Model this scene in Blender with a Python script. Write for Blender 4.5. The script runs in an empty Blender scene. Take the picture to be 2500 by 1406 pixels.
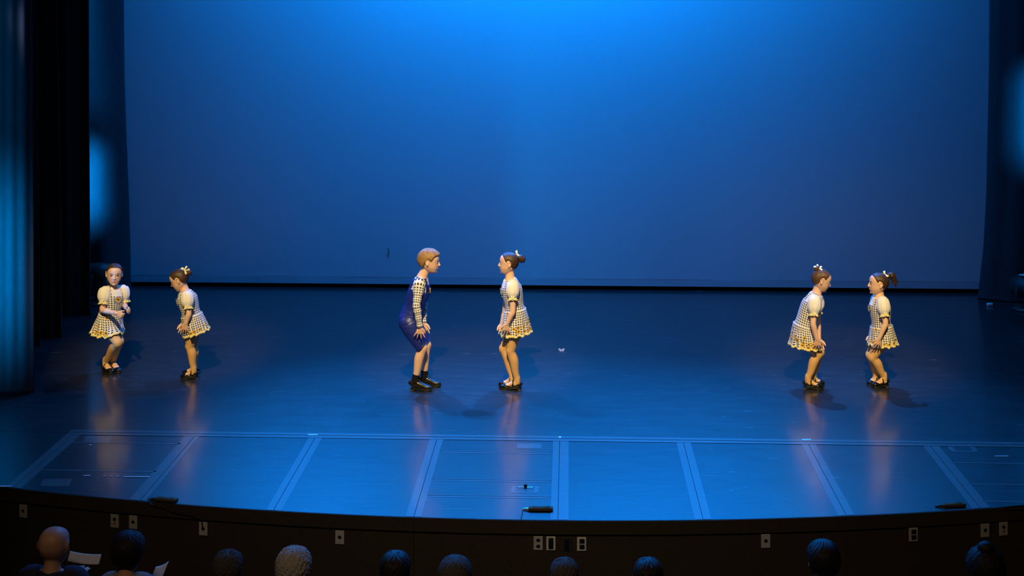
import bpy, bmesh, math, random
import numpy as np
from mathutils import Vector, Matrix

SC = bpy.context.scene
COL = SC.collection
random.seed(4)
RNG = np.random.default_rng(4)
PI = math.pi

# ------------------------------------------------------------------ camera
# the photograph's geometry: focal length in pixels, eye height above the stage, level horizon (shift lens)
F, H, CX, HY = 3400.0, 3.3, 1250.0, -10.0
PSI = math.atan(140 / F)
AX_R = np.array([math.cos(PSI), math.sin(PSI), 0]); AX_F = np.array([-math.sin(PSI), math.cos(PSI), 0]); AX_U = np.array([0, 0, 1.0])
EYE = np.array([0, 0, H])
def _ray(px, py): return AX_R * (px - CX) / F - AX_U * (py - HY) / F + AX_F
def at(px, py, Y):
    d = _ray(px, py); return EYE + d * (Y / d[1])
def fl(px, py, z=0.0):
    d = _ray(px, py); return EYE + d * ((z - H) / d[2])

cd = bpy.data.cameras.new('camera'); cam = bpy.data.objects.new('camera', cd); COL.objects.link(cam)
cam.location = EYE; cam.rotation_euler = (PI / 2, 0, PSI)
cd.sensor_width = 36; cd.lens = 36 * F / 2500; cd.shift_y = -(703 - HY) / 2500
cd.clip_end = 200
SC.camera = cam
SC.view_settings.view_transform = 'Standard'; SC.view_settings.look = 'None'
SC.view_settings.gamma = 1; SC.view_settings.exposure = 0
SC.view_settings.use_curve_mapping = False

# ------------------------------------------------------------------ world and lamps
w = bpy.data.worlds.new('world'); SC.world = w; w.use_nodes = True
w.node_tree.nodes['Background'].inputs[0].default_value = (0.02, 0.03, 0.06, 1)
w.node_tree.nodes['Background'].inputs[1].default_value = 0.03

def lamp(name, kind, loc, target, color, power, size=0.2, size_y=None, angle=40, blend=0.6, spread=None):
    d = bpy.data.lights.new(name, kind); o = bpy.data.objects.new(name, d); COL.objects.link(o)
    o.location = loc; d.color = color; d.energy = power
    if kind == 'SPOT': d.spot_size = math.radians(angle); d.spot_blend = blend; d.shadow_soft_size = size
    elif kind == 'AREA':
        d.shape = 'RECTANGLE'; d.size = size; d.size_y = size_y or size
        if spread: d.spread = math.radians(spread)
    else: d.shadow_soft_size = size
    v = Vector(target) - Vector(loc)
    o.rotation_euler = v.to_track_quat('-Z', 'Y').to_euler()
    return o
BLUE = (0.0, 0.238, 1.0)
# striplight over the cyclorama
lamp('cyc_striplight', 'AREA', (-0.45, 14.75, 5.1), (-0.45, 15.68, 2.9), BLUE, 92, 3.6, 0.25, spread=150)
lamp('cyc_striplight', 'AREA', (-0.3, 15.08, 5.6), (-0.3, 15.68, 2.2), BLUE, 205, 8.2, 0.2, spread=160)
lamp('cyc_striplight', 'AREA', (-0.3, 13.7, 6.6), (-0.3, 15.68, 1.0), BLUE, 55, 6.4, 0.3, spread=90)
# blue top and back light on the dance floor
for x, tx, e in ((-2.2, -2.9, 900), (-3.1, -0.8, 2900), (0.5, 0.2, 2500), (2.1, 2.2, 1900)):
    lamp('blue_backlight', 'SPOT', (x, 14.7, 5.6), (tx, 10.5, 0), (0.004, 0.25, 1.0), e, 0.06, angle=43, blend=0.9)
# amber front of house specials, one on each pair of dancers
for x, tx, y, e in ((-3.0, -3.65, 12.0, 2700), (-0.9, -0.87, 11.68, 3300), (1.6, 2.35, 11.9, 3100)):
    lamp('amber_special', 'SPOT', (x, 6.2, 6.0), (tx, y, 0.62), (1.0, 0.72, 0.32), e, 0.1, angle=15, blend=0.7)
# lavender side light from the wings
lamp('lavender_side_light', 'SPOT', (-5.2, 11.0, 3.6), (-0.6, 11.6, 0.3), (0.45, 0.52, 1.0), 150, 0.08, angle=40, blend=0.6)
lamp('lavender_side_light', 'SPOT', (5.2, 11.0, 3.6), (-0.6, 11.6, 0.3), (0.45, 0.52, 1.0), 150, 0.08, angle=40, blend=0.6)
# cyan boom lights in the wings, raking the leg curtains
lamp('wing_boom_light', 'AREA', (-5.16, 14.52, 1.28), (-5.30, 15.1, 1.24), (0.0, 0.29, 1.0), 10, 0.06, 0.75, spread=62)
lamp('wing_boom_light', 'AREA', (-5.20, 14.52, 3.1), (-5.34, 15.1, 3.0), (0.0, 0.28, 1.0), 4, 0.06, 2.0, spread=62)
lamp('wing_boom_light', 'AREA', (-5.17, 10.60, 1.15), (-4.98, 11.36, 1.1), (0.0, 0.34, 1.0), 36, 0.06, 1.2, spread=75)
lamp('wing_boom_light', 'AREA', (-5.17, 10.60, 2.9), (-4.98, 11.36, 2.8), (0.0, 0.34, 1.0), 6, 0.06, 2.2, spread=75)
lamp('wing_boom_light', 'AREA', (5.02, 14.50, 2.05), (5.02, 15.2, 2.0), (0.0, 0.29, 1.0), 9, 0.06, 0.9, spread=58)
# dim warm house light
lamp('house_light', 'AREA', (-2, 2.5, 6.5), (0, 8.6, -0.4), (1.0, 0.70, 0.40), 12, 2.5, 1.0, spread=58)

# ------------------------------------------------------------------ materials
def mk(name):
    m = bpy.data.materials.new(name); m.use_nodes = True
    nt = m.node_tree; b = nt.nodes['Principled BSDF']
    return m, nt, b
def N(nt, t, **kw):
    n = nt.nodes.new(t)
    for k, v in kw.items():
        if k.startswith('i_'): n.inputs[k[2:]].default_value = v
        elif k.startswith('n_'): n.inputs[int(k[2:])].default_value = v
        else: setattr(n, k, v)
    return n
def L(nt, a, b): nt.links.new(a, b)
def math_(nt, op, a, b=None, c=None):
    n = nt.nodes.new('ShaderNodeMath'); n.operation = op
    for i, v in enumerate((a, b, c)):
        if v is None: continue
        if isinstance(v, (int, float)): n.inputs[i].default_value = v
        else: nt.links.new(v, n.inputs[i])
    return n.outputs[0]
def mixc(nt, fac, a, b):
    n = nt.nodes.new('ShaderNodeMix'); n.data_type = 'RGBA'
    if isinstance(fac, (int, float)): n.inputs[0].default_value = fac
    else: nt.links.new(fac, n.inputs[0])
    for s, v in ((6, a), (7, b)):
        if isinstance(v, tuple): n.inputs[s].default_value = (*v[:3], 1)
        else: nt.links.new(v, n.inputs[s])
    return n.outputs[2]
def plain(name, color, rough=0.6, metal=0.0, spec=0.5, nscale=30.0, var=0.12, bump=0.0, stretch=None, sheen=0.0):
    m, nt, b = mk(name)
    tc = N(nt, 'ShaderNodeTexCoord'); mp = N(nt, 'ShaderNodeMapping')
    if stretch: mp.inputs['Scale'].default_value = stretch
    L(nt, tc.outputs['Object'], mp.inputs[0])
    nz = N(nt, 'ShaderNodeTexNoise', i_Scale=nscale, i_Detail=4.0); L(nt, mp.outputs[0], nz.inputs['Vector'])
    lo = tuple(c * (1 - var) for c in color); hi = tuple(min(1, c * (1 + var)) for c in color)
    L(nt, mixc(nt, nz.outputs[0], lo, hi), b.inputs['Base Color'])
    b.inputs['Roughness'].default_value = rough; b.inputs['Metallic'].default_value = metal
    b.inputs['Specular IOR Level'].default_value = spec
    if sheen: b.inputs['Sheen Weight'].default_value = sheen
    if bump:
        bp = N(nt, 'ShaderNodeBump', i_Strength=bump, i_Distance=0.01); L(nt, nz.outputs[0], bp.inputs['Height']); L(nt, bp.outputs[0], b.inputs['Normal'])
    return m
def gingham_mat(name, period, flowers, darkc=(0.018, 0.02, 0.06)):
    m, nt, b = mk(name)
    uv = N(nt, 'ShaderNodeUVMap'); sp = N(nt, 'ShaderNodeSeparateXYZ'); L(nt, uv.outputs[0], sp.inputs[0])
    u = math_(nt, 'GREATER_THAN', math_(nt, 'FRACT', math_(nt, 'MULTIPLY', sp.outputs[0], 1 / period)), 0.5)
    v = math_(nt, 'GREATER_THAN', math_(nt, 'FRACT', math_(nt, 'MULTIPLY', sp.outputs[1], 1 / period)), 0.5)
    both = math_(nt, 'MULTIPLY', u, v); either = math_(nt, 'MAXIMUM', u, v)
    c = mixc(nt, either, (0.80, 0.79, 0.72), (0.60, 0.60, 0.60))
    c = mixc(nt, both, c, darkc)
    if flowers:
        vo = N(nt, 'ShaderNodeTexVoronoi', voronoi_dimensions='2D', i_Scale=1 / 0.044, i_Randomness=0.7); L(nt, uv.outputs[0], vo.inputs['Vector'])
        sx = N(nt, 'ShaderNodeSeparateXYZ'); L(nt, vo.outputs['Color'], sx.inputs[0])
        lim = math_(nt, 'ADD', math_(nt, 'MULTIPLY', math_(nt, 'GREATER_THAN', sp.outputs[1], flowers), 0.6), 0.2)
        on = math_(nt, 'LESS_THAN', sx.outputs[0], lim)
        wob = N(nt, 'ShaderNodeTexNoise', i_Scale=260.0); L(nt, uv.outputs[0], wob.inputs['Vector'])
        d = math_(nt, 'ADD', vo.outputs['Distance'], math_(nt, 'MULTIPLY', math_(nt, 'SUBTRACT', wob.outputs[0], 0.5), 0.22))
        c = mixc(nt, math_(nt, 'MULTIPLY', on, math_(nt, 'LESS_THAN', d, 0.36)), c, (0.72, 0.44, 0.03))
        c = mixc(nt, math_(nt, 'MULTIPLY', on, math_(nt, 'LESS_THAN', d, 0.16)), c, (0.07, 0.025, 0.008))
    L(nt, c, b.inputs['Base Color']); b.inputs['Roughness'].default_value = 0.85; b.inputs['Specular IOR Level'].default_value = 0.15
    b.inputs['Sheen Weight'].default_value = 0.1
    return m
def hair_mat(name, c0, c1, rough=0.42, spec=0.5):
    m, nt, b = mk(name)
    uv = N(nt, 'ShaderNodeUVMap'); mp = N(nt, 'ShaderNodeMapping'); mp.inputs['Scale'].default_value = (1, 0.06, 1); L(nt, uv.outputs[0], mp.inputs[0])
    nz = N(nt, 'ShaderNodeTexNoise', i_Scale=40.0, i_Detail=5.0, i_Roughness=0.7); L(nt, mp.outputs[0], nz.inputs['Vector'])
    rp = N(nt, 'ShaderNodeValToRGB'); L(nt, nz.outputs[0], rp.inputs[0])
    rp.color_ramp.elements[0].position = 0.32; rp.color_ramp.elements[0].color = (*c0, 1)
    rp.color_ramp.elements[1].position = 0.68; rp.color_ramp.elements[1].color = (*c1, 1)
    L(nt, rp.outputs[0], b.inputs['Base Color']); b.inputs['Roughness'].default_value = rough; b.inputs['Specular IOR Level'].default_value = spec
    bp = N(nt, 'ShaderNodeBump', i_Strength=0.55, i_Distance=0.004); L(nt, nz.outputs[0], bp.inputs['Height']); L(nt, bp.outputs[0], b.inputs['Normal'])
    return m
def skin_mat(name, base):
    m, nt, b = mk(name)
    at_ = N(nt, 'ShaderNodeAttribute', attribute_name='tint')
    nz = N(nt, 'ShaderNodeTexNoise', i_Scale=60.0, i_Detail=3.0)
    c = mixc(nt, math_(nt, 'MULTIPLY', nz.outputs[0], 0.2), base, (base[0] * .8, base[1] * .62, base[2] * .55))
    n = nt.nodes.new('ShaderNodeMix'); n.data_type = 'RGBA'; n.blend_type = 'MULTIPLY'; n.inputs[0].default_value = 1
    L(nt, c, n.inputs[6]); L(nt, at_.outputs['Color'], n.inputs[7]); L(nt, n.outputs[2], b.inputs['Base Color'])
    b.inputs['Roughness'].default_value = 0.5
    b.inputs['Subsurface Weight'].default_value = 0.08; b.inputs['Subsurface Radius'].default_value = (0.008, 0.003, 0.0015); b.inputs['Subsurface Scale'].default_value = 1
    return m
def floor_mat(name, base, r0, r1, spec=0.5, scr=0.5):
    m, nt, b = mk(name)
    tc = N(nt, 'ShaderNodeTexCoord')
    m1 = N(nt, 'ShaderNodeMapping'); m1.inputs['Scale'].default_value = (0.8, 2.4, 1); L(nt, tc.outputs['Object'], m1.inputs[0])
    n1 = N(nt, 'ShaderNodeTexNoise', i_Scale=3.0, i_Detail=7.0, i_Roughness=0.65); L(nt, m1.outputs[0], n1.inputs['Vector'])
    m2 = N(nt, 'ShaderNodeMapping'); m2.inputs['Scale'].default_value = (0.55, 2.4, 1); m2.inputs['Rotation'].default_value = (0, 0, 0.12); L(nt, tc.outputs['Object'], m2.inputs[0])
    n2 = N(nt, 'ShaderNodeTexNoise', i_Scale=9.0, i_Detail=6.0, i_Roughness=0.7); L(nt, m2.outputs[0], n2.inputs['Vector'])
    sc = N(nt, 'ShaderNodeValToRGB'); L(nt, n2.outputs[0], sc.inputs[0])
    sc.color_ramp.elements[0].position = 0.52; sc.color_ramp.elements[1].position = 0.80
    c = mixc(nt, n1.outputs[0], tuple(x * .75 for x in base), tuple(x * 1.25 for x in base))
    c = mixc(nt, math_(nt, 'MULTIPLY', sc.outputs[0], scr), c, (0.055, 0.055, 0.055))
    m3 = N(nt, 'ShaderNodeMapping'); m3.inputs['Scale'].default_value = (1.1, 13.0, 1); m3.inputs['Rotation'].default_value = (0, 0, -0.2); L(nt, tc.outputs['Object'], m3.inputs[0])
    n3 = N(nt, 'ShaderNodeTexNoise', i_Scale=5.0, i_Detail=2.0, i_Distortion=0.6); L(nt, m3.outputs[0], n3.inputs['Vector'])
    c = mixc(nt, math_(nt, 'MULTIPLY', math_(nt, 'GREATER_THAN', n3.outputs[0], 0.745), 0.9), c, (0.30, 0.30, 0.30))
    L(nt, c, b.inputs['Base Color'])
    rr = math_(nt, 'ADD', math_(nt, 'MULTIPLY', n1.outputs[0], r1 - r0), r0)
    L(nt, math_(nt, 'ADD', rr, math_(nt, 'MULTIPLY', sc.outputs[0], 0.10)), b.inputs['Roughness'])
    b.inputs['Specular IOR Level'].default_value = spec
    b.inputs['Coat Weight'].default_value = 0.7; b.inputs['Coat Roughness'].default_value = 0.16
    bp = N(nt, 'ShaderNodeBump', i_Strength=0.10, i_Distance=0.02); L(nt, n2.outputs[0], bp.inputs['Height']); L(nt, bp.outputs[0], b.inputs['Normal'])
    return m

M = {}
M['floor'] = floor_mat('black_vinyl_dance_floor', (0.012, 0.0125, 0.0135), 0.34, 0.50, 0.7)
M['panel'] = floor_mat('black_apron_panel', (0.014, 0.0145, 0.0155), 0.34, 0.50, 0.7)
M['tape'] = floor_mat('grey_floor_tape', (0.105, 0.100, 0.092), 0.40, 0.46, 0.8, 0.3)
M['white_tape'] = plain('white_spike_tape', (0.8, 0.78, 0.7), 0.5)
M['black'] = plain('black_paint', (0.006, 0.006, 0.007), 0.8, spec=0.2)
M['fascia'] = plain('dark_brown_fascia', (0.060, 0.045, 0.030), 0.75, spec=0.2, nscale=60, var=0.3)
M['cyc'] = plain('off_white_cyclorama', (0.72, 0.74, 0.76), 0.9, spec=0.1, nscale=0.9, var=0.03)
M['hem'] = plain('cyclorama_hem_cloth', (0.62, 0.64, 0.66), 0.9, spec=0.1, nscale=2, var=0.15, stretch=(1, 1, 8))
M['velour'] = plain('black_velour', (0.022, 0.022, 0.023), 0.9, spec=0.15, nscale=26, var=0.25, stretch=(3, 3, .2), sheen=0.15)
M['leggrey'] = plain('dark_grey_leg_cloth', (0.045, 0.045, 0.048), 0.85, spec=0.2, nscale=14, var=0.25, stretch=(2, 2, .6), bump=0.1)  # paler than the velour; front left, rear left and right legs
M['metal'] = plain('dull_steel', (0.62, 0.60, 0.52), 0.35, metal=0.9)
M['plate'] = plain('brushed_cover_plate', (0.8, 0.76, 0.6), 0.45, metal=0.3)
M['brightplate'] = plain('polished_cover_plate', (0.95, 0.9, 0.72), 0.3, metal=0.0)
M['darkplate'] = plain('black_cover_plate', (0.05, 0.045, 0.04), 0.5)
M['socket'] = plain('black_socket', (0.008, 0.008, 0.008), 0.5)
M['red'] = plain('red_connector', (0.5, 0.03, 0.02), 0.4)
M['rubber'] = plain('black_rubber', (0.012, 0.012, 0.012), 0.55)
M['mic'] = plain('dark_mic_housing', (0.03, 0.026, 0.018), 0.5)
M['skin'] = skin_mat('child_skin', (0.76, 0.50, 0.36))
M['skin_adult'] = skin_mat('adult_skin', (0.62, 0.36, 0.24))
M['tights'] = plain('tan_tights', (0.68, 0.41, 0.17), 0.6, nscale=90, var=0.05)
M['white'] = plain('white_blouse_cotton', (0.82, 0.82, 0.80), 0.85, spec=0.15, nscale=70, var=0.04, sheen=0.1)
M['yellow'] = plain('pale_yellow_lace', (0.80, 0.70, 0.28), 0.75, nscale=200, var=0.25)
M['ribbon'] = plain('pale_yellow_ribbon', (0.86, 0.82, 0.50), 0.45, nscale=40, var=0.05)
M['gold'] = plain('sunflower_petal_cloth', (0.78, 0.48, 0.03), 0.7)
M['brown'] = plain('sunflower_centre_cloth', (0.08, 0.03, 0.01), 0.8)
M['ging'] = gingham_mat('navy_white_gingham', 0.0185, None)
M['gingsm'] = gingham_mat('small_navy_gingham', 0.0185, None)
M['gingfl'] = gingham_mat('gingham_with_sunflowers', 0.0215, 0.12)
M['gingboy'] = gingham_mat('black_cream_gingham', 0.0195, None, (0.02, 0.02, 0.025))
M['satin'] = plain('navy_satin', (0.012, 0.026, 0.23), 0.40, spec=0.6, nscale=16, var=0.25, bump=0.6, stretch=(1, 1, 2.2))
M['patent'] = plain('black_patent_leather', (0.008, 0.008, 0.008), 0.14, spec=0.6)
M['leather'] = plain('black_leather', (0.012, 0.011, 0.010), 0.32, spec=0.5, bump=0.1, nscale=90)
M['sock'] = plain('black_ribbed_sock', (0.010, 0.010, 0.010), 0.9, spec=0.1)
M['hair_dark'] = hair_mat('dark_brown_hair', (0.018, 0.008, 0.004), (0.085, 0.040, 0.016))
M['hair_mid'] = hair_mat('brown_hair', (0.035, 0.016, 0.007), (0.16, 0.078, 0.028))
M['hair_fair'] = hair_mat('light_brown_hair', (0.15, 0.075, 0.025), (0.44, 0.25, 0.08), 0.5)
M['hair_black'] = hair_mat('black_hair', (0.006, 0.005, 0.005), (0.025, 0.02, 0.018), 0.5, 0.25)
M['hair_grey'] = hair_mat('grey_hair', (0.03, 0.027, 0.024), (0.10, 0.094, 0.088), 0.75, 0.15)
M['hair_white'] = hair_mat('white_hair', (0.22, 0.2, 0.18), (0.5, 0.47, 0.43), 0.75, 0.15)
M['eye'] = plain('eye_white', (0.62, 0.58, 0.54), 0.25)
M['iris'] = plain('dark_iris', (0.03, 0.018, 0.01), 0.2)
M['navy'] = plain('navy_shirt', (0.02, 0.025, 0.055), 0.85)
M['plaid'] = plain('grey_blue_shirt', (0.20, 0.23, 0.28), 0.85, nscale=70, var=0.6)
M['darkcloth'] = plain('dark_cloth', (0.02, 0.018, 0.02), 0.9)
M['paper'] = plain('cream_paper', (0.78, 0.70, 0.55), 0.7)
M['olive'] = plain('olive_brown_mic_housing', (0.11, 0.085, 0.035), 0.7, spec=0.2)
M['lens'] = plain('lamp_lens', (0.1, 0.25, 0.3), 0.1)
M['stain'] = plain('brown_stain', (0.42, 0.34, 0.20), 0.9)
M['carpet'] = plain('dark_house_carpet', (0.012, 0.010, 0.010), 0.95)

# ------------------------------------------------------------------ mesh helpers
def nrm(v):
    v = np.asarray(v, float); return v / max(1e-9, np.linalg.norm(v))
def catmull(A, k):
    A = np.asarray(A, float); n = len(A)
    Pd = np.vstack([2 * A[0] - A[1], A, 2 * A[-1] - A[-2]]); out = []
    for i in range(n - 1):
        p0, p1, p2, p3 = Pd[i:i + 4]
        for j in range(k):
            t = j / k
            out.append(0.5 * ((2 * p1) + (-p0 + p2) * t + (2 * p0 - 5 * p1 + 4 * p2 - p3) * t * t + (-p0 + 3 * p1 - 3 * p2 + p3) * t ** 3))
    out.append(A[-1]); return np.array(out)

class MB:
    def __init__(s): s.V = []; s.Fc = []; s.UV = []; s.MI = []
    def nv(s): return len(s.V)
    def face(s, idx, mi=0, uv=None):
        s.Fc.append(tuple(idx)); s.MI.append(mi); s.UV.append(uv or [(0, 0)] * len(idx))
    def grid(s, P, closed=True, mask=None, cap=(False, False), u=None, v=None, mi=0, flip=False):
        m, n = P.shape[:2]; b = s.nv(); s.V.extend(map(tuple, P.reshape(-1, 3)))
        if u is None: u = np.tile(np.linspace(0, 1, n + 1), (m, 1))
        if v is None: v = np.tile(np.linspace(0, 1, m)[:, None], (1, n + 1))
        for i in range(m - 1):
            for j in range(n if closed else n - 1):
                if mask is not None and not mask[i, j]: continue
                j2 = (j + 1) % n
                f = [b + i * n + j, b + i * n + j2, b + (i + 1) * n + j2, b + (i + 1) * n + j]
                q = [(u[i, j], v[i, j]), (u[i, j + 1], v[i, j + 1]), (u[i + 1, j + 1], v[i + 1, j + 1]), (u[i + 1, j], v[i + 1, j])]
                if flip: f.reverse(); q.reverse()
                s.face(f, mi, q)
        if cap[0]: s.face([b + j for j in range(n)][::1 if flip else -1], mi)
        if cap[1]: s.face([b + (m - 1) * n + j for j in range(n)][::-1 if flip else 1], mi)
    def tube(s, P, ra, rb=None, lat=(0, 1, 0), n=16, k=1, caps=True, mi=0, pw=1.0, mask=None, roundcap=True):
        P = np.asarray(P, float); m = len(P)
        ra = np.broadcast_to(np.asarray(ra, float), (m,)); rb = ra if rb is None else np.broadcast_to(np.asarray(rb, float), (m,))
        Lt = np.broadcast_to(np.asarray(lat, float), (m, 3))
        A = np.column_stack([P, ra, rb, Lt])
        if k > 1: A = catmull(A, k)
        if caps and roundcap:
            T0 = nrm(A[0, :3] - A[1, :3]); T1 = nrm(A[-1, :3] - A[-2, :3]); pre = []; post = []
            for a in (80, 55, 28):
                c_, s_ = math.cos(math.radians(a)), math.sin(math.radians(a))
                for ref, T, lst in ((A[0], T0, pre), (A[-1], T1, post)):
                    r = ref.copy(); q = min(ref[3], ref[4]); r[:3] = ref[:3] + T * q * s_; r[3] = ref[3] * c_; r[4] = ref[4] * c_; lst.append(r)
            A = np.vstack([pre, A, post[::-1]])
        G, u, v = ring_grid(A, n, pw)
        s.grid(G, True, mask, (caps, caps), u, v, mi)
        return G, u, v
    def ellipsoid(s, c, r, R=None, n=16, m=10, mi=0):
        th = np.linspace(0, 2 * PI, n, endpoint=False); ph = np.linspace(-PI / 2 + .06, PI / 2 - .06, m)
        G = np.zeros((m, n, 3))
        G[..., 0] = np.cos(ph)[:, None] * np.cos(th); G[..., 1] = np.cos(ph)[:, None] * np.sin(th); G[..., 2] = np.sin(ph)[:, None]
        G = G * np.asarray(r)
        if R is not None: G = G @ np.asarray(R).T
        s.grid(G + np.asarray(c), True, None, (True, True), mi=mi)
    def box(s, c, h, R=None, bev=0.0, mi=0):
        bm = bmesh.new(); bmesh.ops.create_cube(bm, size=2)
        for vv in bm.verts: vv.co = Vector((vv.co.x * h[0], vv.co.y * h[1], vv.co.z * h[2]))
        if bev: bmesh.ops.bevel(bm, geom=list(bm.edges), offset=bev, segments=2, affect='EDGES', profile=0.5)
        bm.verts.index_update(); b = s.nv()
        for vv in bm.verts:
            p = np.array(vv.co)
            if R is not None: p = np.asarray(R) @ p
            s.V.append(tuple(p + np.asarray(c)))
        for f in bm.faces: s.face([b + q.index for q in f.verts], mi)
        bm.free()
    def prism(s, poly, z0, z1, mi=0):
        b = s.nv(); n = len(poly)
        for z in (z0, z1): s.V.extend((p[0], p[1], z) for p in poly)
        s.face([b + n + j for j in range(n)], mi); s.face([b + j for j in range(n)][::-1], mi)
        for j in range(n): s.face([b + j, b + (j + 1) % n, b + n + (j + 1) % n, b + n + j], mi)
    def mesh(s, name, org=(0, 0, 0), smooth=True):
        me = bpy.data.meshes.new(name)
        V = np.asarray(s.V, float) - np.asarray(org)
        me.from_pydata(V.tolist(), [], s.Fc)
        uvl = me.uv_layers.new(name='UVMap'); flat = [c for q in s.UV for p in q for c in p]
        uvl.data.foreach_set('uv', flat)
        me.polygons.foreach_set('material_index', s.MI)
        me.polygons.foreach_set('use_smooth', [smooth] * len(s.Fc)); me.update()
        return me
    def build(s, name, mats, parent=None, smooth=True, org=None, solid=0.0, flat_angle=None):
        if org is None: org = tuple(parent.matrix_world.translation) if parent is not None and parent.get('_org') is None else (parent.get('_org') if parent is not None else (0, 0, 0))
        me = s.mesh(name, org, smooth); return link(name, me, mats, parent, org, solid)
def ring_grid(A, n, pw=1.0):
    Pp = A[:, :3]; m = len(A); T = np.gradient(Pp, axis=0); T /= np.maximum(1e-9, np.linalg.norm(T, axis=1))[:, None]
    La = A[:, 5:8] - T * (A[:, 5:8] * T).sum(1)[:, None]; La /= np.maximum(1e-9, np.linalg.norm(La, axis=1))[:, None]
    D = np.cross(La, T)
    th = np.linspace(0, 2 * PI, n + 1); c, s_ = np.cos(th), np.sin(th)
    if pw != 1: c, s_ = np.sign(c) * abs(c) ** pw, np.sign(s_) * abs(s_) ** pw
    G = Pp[:, None] + A[:, 3, None, None] * c[None, :n, None] * La[:, None] + A[:, 4, None, None] * s_[None, :n, None] * D[:, None]
    arc = np.concatenate([[0], np.cumsum(np.linalg.norm(np.diff(Pp, axis=0), axis=1))])
    u = th[None] * ((A[:, 3] + A[:, 4]) / 2).mean() * np.ones((m, 1)); v = np.tile(arc[:, None], (1, n + 1))
    return G, u, v
def link(name, me, mats, parent, org=(0, 0, 0), solid=0.0):
    o = bpy.data.objects.new(name, me); COL.objects.link(o)
    for mm in (mats if isinstance(mats, (list, tuple)) else [mats]): me.materials.append(M[mm] if isinstance(mm, str) else mm)
    if parent is None: o.location = org
    else: o.parent = parent
    o['_org'] = tuple(float(x) for x in org)
    if solid:
        md = o.modifiers.new('thickness', 'SOLIDIFY'); md.thickness = solid; md.offset = 0
    return o
def thing(name, label, cat, loc, group=None):
    o = bpy.data.objects.new(name, None); COL.objects.link(o); o.location = loc; o.empty_display_size = 0.1
    o['label'] = label; o['category'] = cat; o['_org'] = tuple(float(x) for x in loc)
    if group: o['group'] = group
    return o
def tag(o, label, cat, group=None):
    o['label'] = label; o['category'] = cat
    if group: o['group'] = group
    return o
def structure(o, label=None):
    o['kind'] = 'structure'
    if label: o['label'] = label
    return o
def remesh(mb, voxel, smooth=2):
    me = mb.mesh('tmp'); o = bpy.data.objects.new('tmp', me); COL.objects.link(o)
    r = o.modifiers.new('r', 'REMESH'); r.mode = 'VOXEL'; r.voxel_size = voxel
    if smooth:
        q = o.modifiers.new('s', 'SMOOTH'); q.factor = 0.5; q.iterations = smooth
    dg = bpy.context.evaluated_depsgraph_get(); ev = o.evaluated_get(dg)
    out = bpy.data.meshes.new_from_object(ev)
    bpy.data.objects.remove(o); bpy.data.meshes.remove(me)
    return out
def get_co(me):
    a = np.empty(len(me.vertices) * 3); me.vertices.foreach_get('co', a); return a.reshape(-1, 3)
def set_co(me, a): me.vertices.foreach_set('co', np.ascontiguousarray(a).ravel()); me.update()

# ------------------------------------------------------------------ the setting: stage
ACX, ACY, AR = -0.299, 22.754, 13.982          # the curved stage front
def arc_y(x): return ACY - math.sqrt(AR ** 2 - (x - ACX) ** 2)
def arc_pt(x, out=0.0):
    a = math.asin((x - ACX) / AR); r = AR + out
    return np.array([ACX + r * math.sin(a), ACY - r * math.cos(a)]), a
YB = 10.385                                      # back edge of the apron
fm = MB(); fm.prism([(-11, YB), (11, YB), (11, 17.5), (-11, 17.5)], -0.06, 0)
floor = structure(fm.build('floor', 'floor', None, smooth=False), 'black vinyl dance floor of the stage with pale scuffs')
sub = MB(); sub.prism([(x, arc_y(x) + .01) for x in np.linspace(-7.5, 7.5, 61)] + [(7.5, YB), (-7.5, YB)], -0.06, -0.022); sub.build('subfloor_light_block', 'black', floor, smooth=False)  # unseen slab added under the apron panels to block light
SEAMS = [-6.47, -5.56, -4.645, -3.73, -2.805, -1.897, -0.985, -0.072, 0.843, 1.758, 2.645, 3.56, 4.47, 5.38, 6.3]
CUTS = {3: [10.17, 9.57], 6: [10.06, 9.478, 9.172], 10: [9.985, 9.555, 9.235]}
def strip_poly(x0, x1, y0, y1):
    front = [(x, max(arc_y(x), y0) if y0 is not None else arc_y(x)) for x in np.linspace(x0, x1, 9)]
    return front + [(x1, y1), (x0, y1)]
tape_no = 0
def tape(poly, z0, z1, mat='tape'):
    t = MB(); t.prism(poly, z0, z1); return t.build('tape_strip', mat, floor, smooth=False)
for i in range(len(SEAMS) - 1):
    x0, x1 = SEAMS[i] + .0012, SEAMS[i + 1] - .0012
    ys = [YB - .004] + CUTS.get(i, []) + [None]
    for a, b in zip(ys[:-1], ys[1:]):
        pb = MB(); pb.prism(strip_poly(x0, x1, None if b is None else b + .002, a - .002), -0.022, 0); pb.build('panel', 'panel', floor, smooth=False)
    for yc in CUTS.get(i, []):
        tape([(x0 + .06, yc - .030), (x1 - .06, yc - .030), (x1 - .06, yc - .005), (x0 + .06, yc - .005)], .0002, .0014)
        if i == 6: tape([(x0 + .06, yc + .004), (x1 - .06, yc + .004), (x1 - .06, yc + .016), (x0 + .06, yc + .016)], .0002, .0014, 'tape')
for i, x in enumerate(SEAMS):
    if x < -4 or x > 3: continue
    wl, wr = [(.05, .05), (.05, .062), (.03, .06), (.05, .055), (.075, .035), (.045, .05), (.05, .045), (.045, .065), (.05, .05)][i % 9]
    for s0, s1 in ((-.0022 - wl, -.0022), (.0022, .0022 + wr)):
        tape([(x + s0, arc_y(x + s0) + .004), (x + s1, arc_y(x + s1) + .004), (x + s1, YB - .01), (x + s0, YB - .01)], .0002, .0014)
tape([(-3.78, YB + .004), (5.0, YB + .004), (5.0, YB + .055), (-3.78, YB + .055)], .0016, .0028)
tape([(-3.78, YB - .06), (5.0, YB - .06), (5.0, YB - .006), (-3.78, YB - .006)], .0016, .0028)
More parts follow.
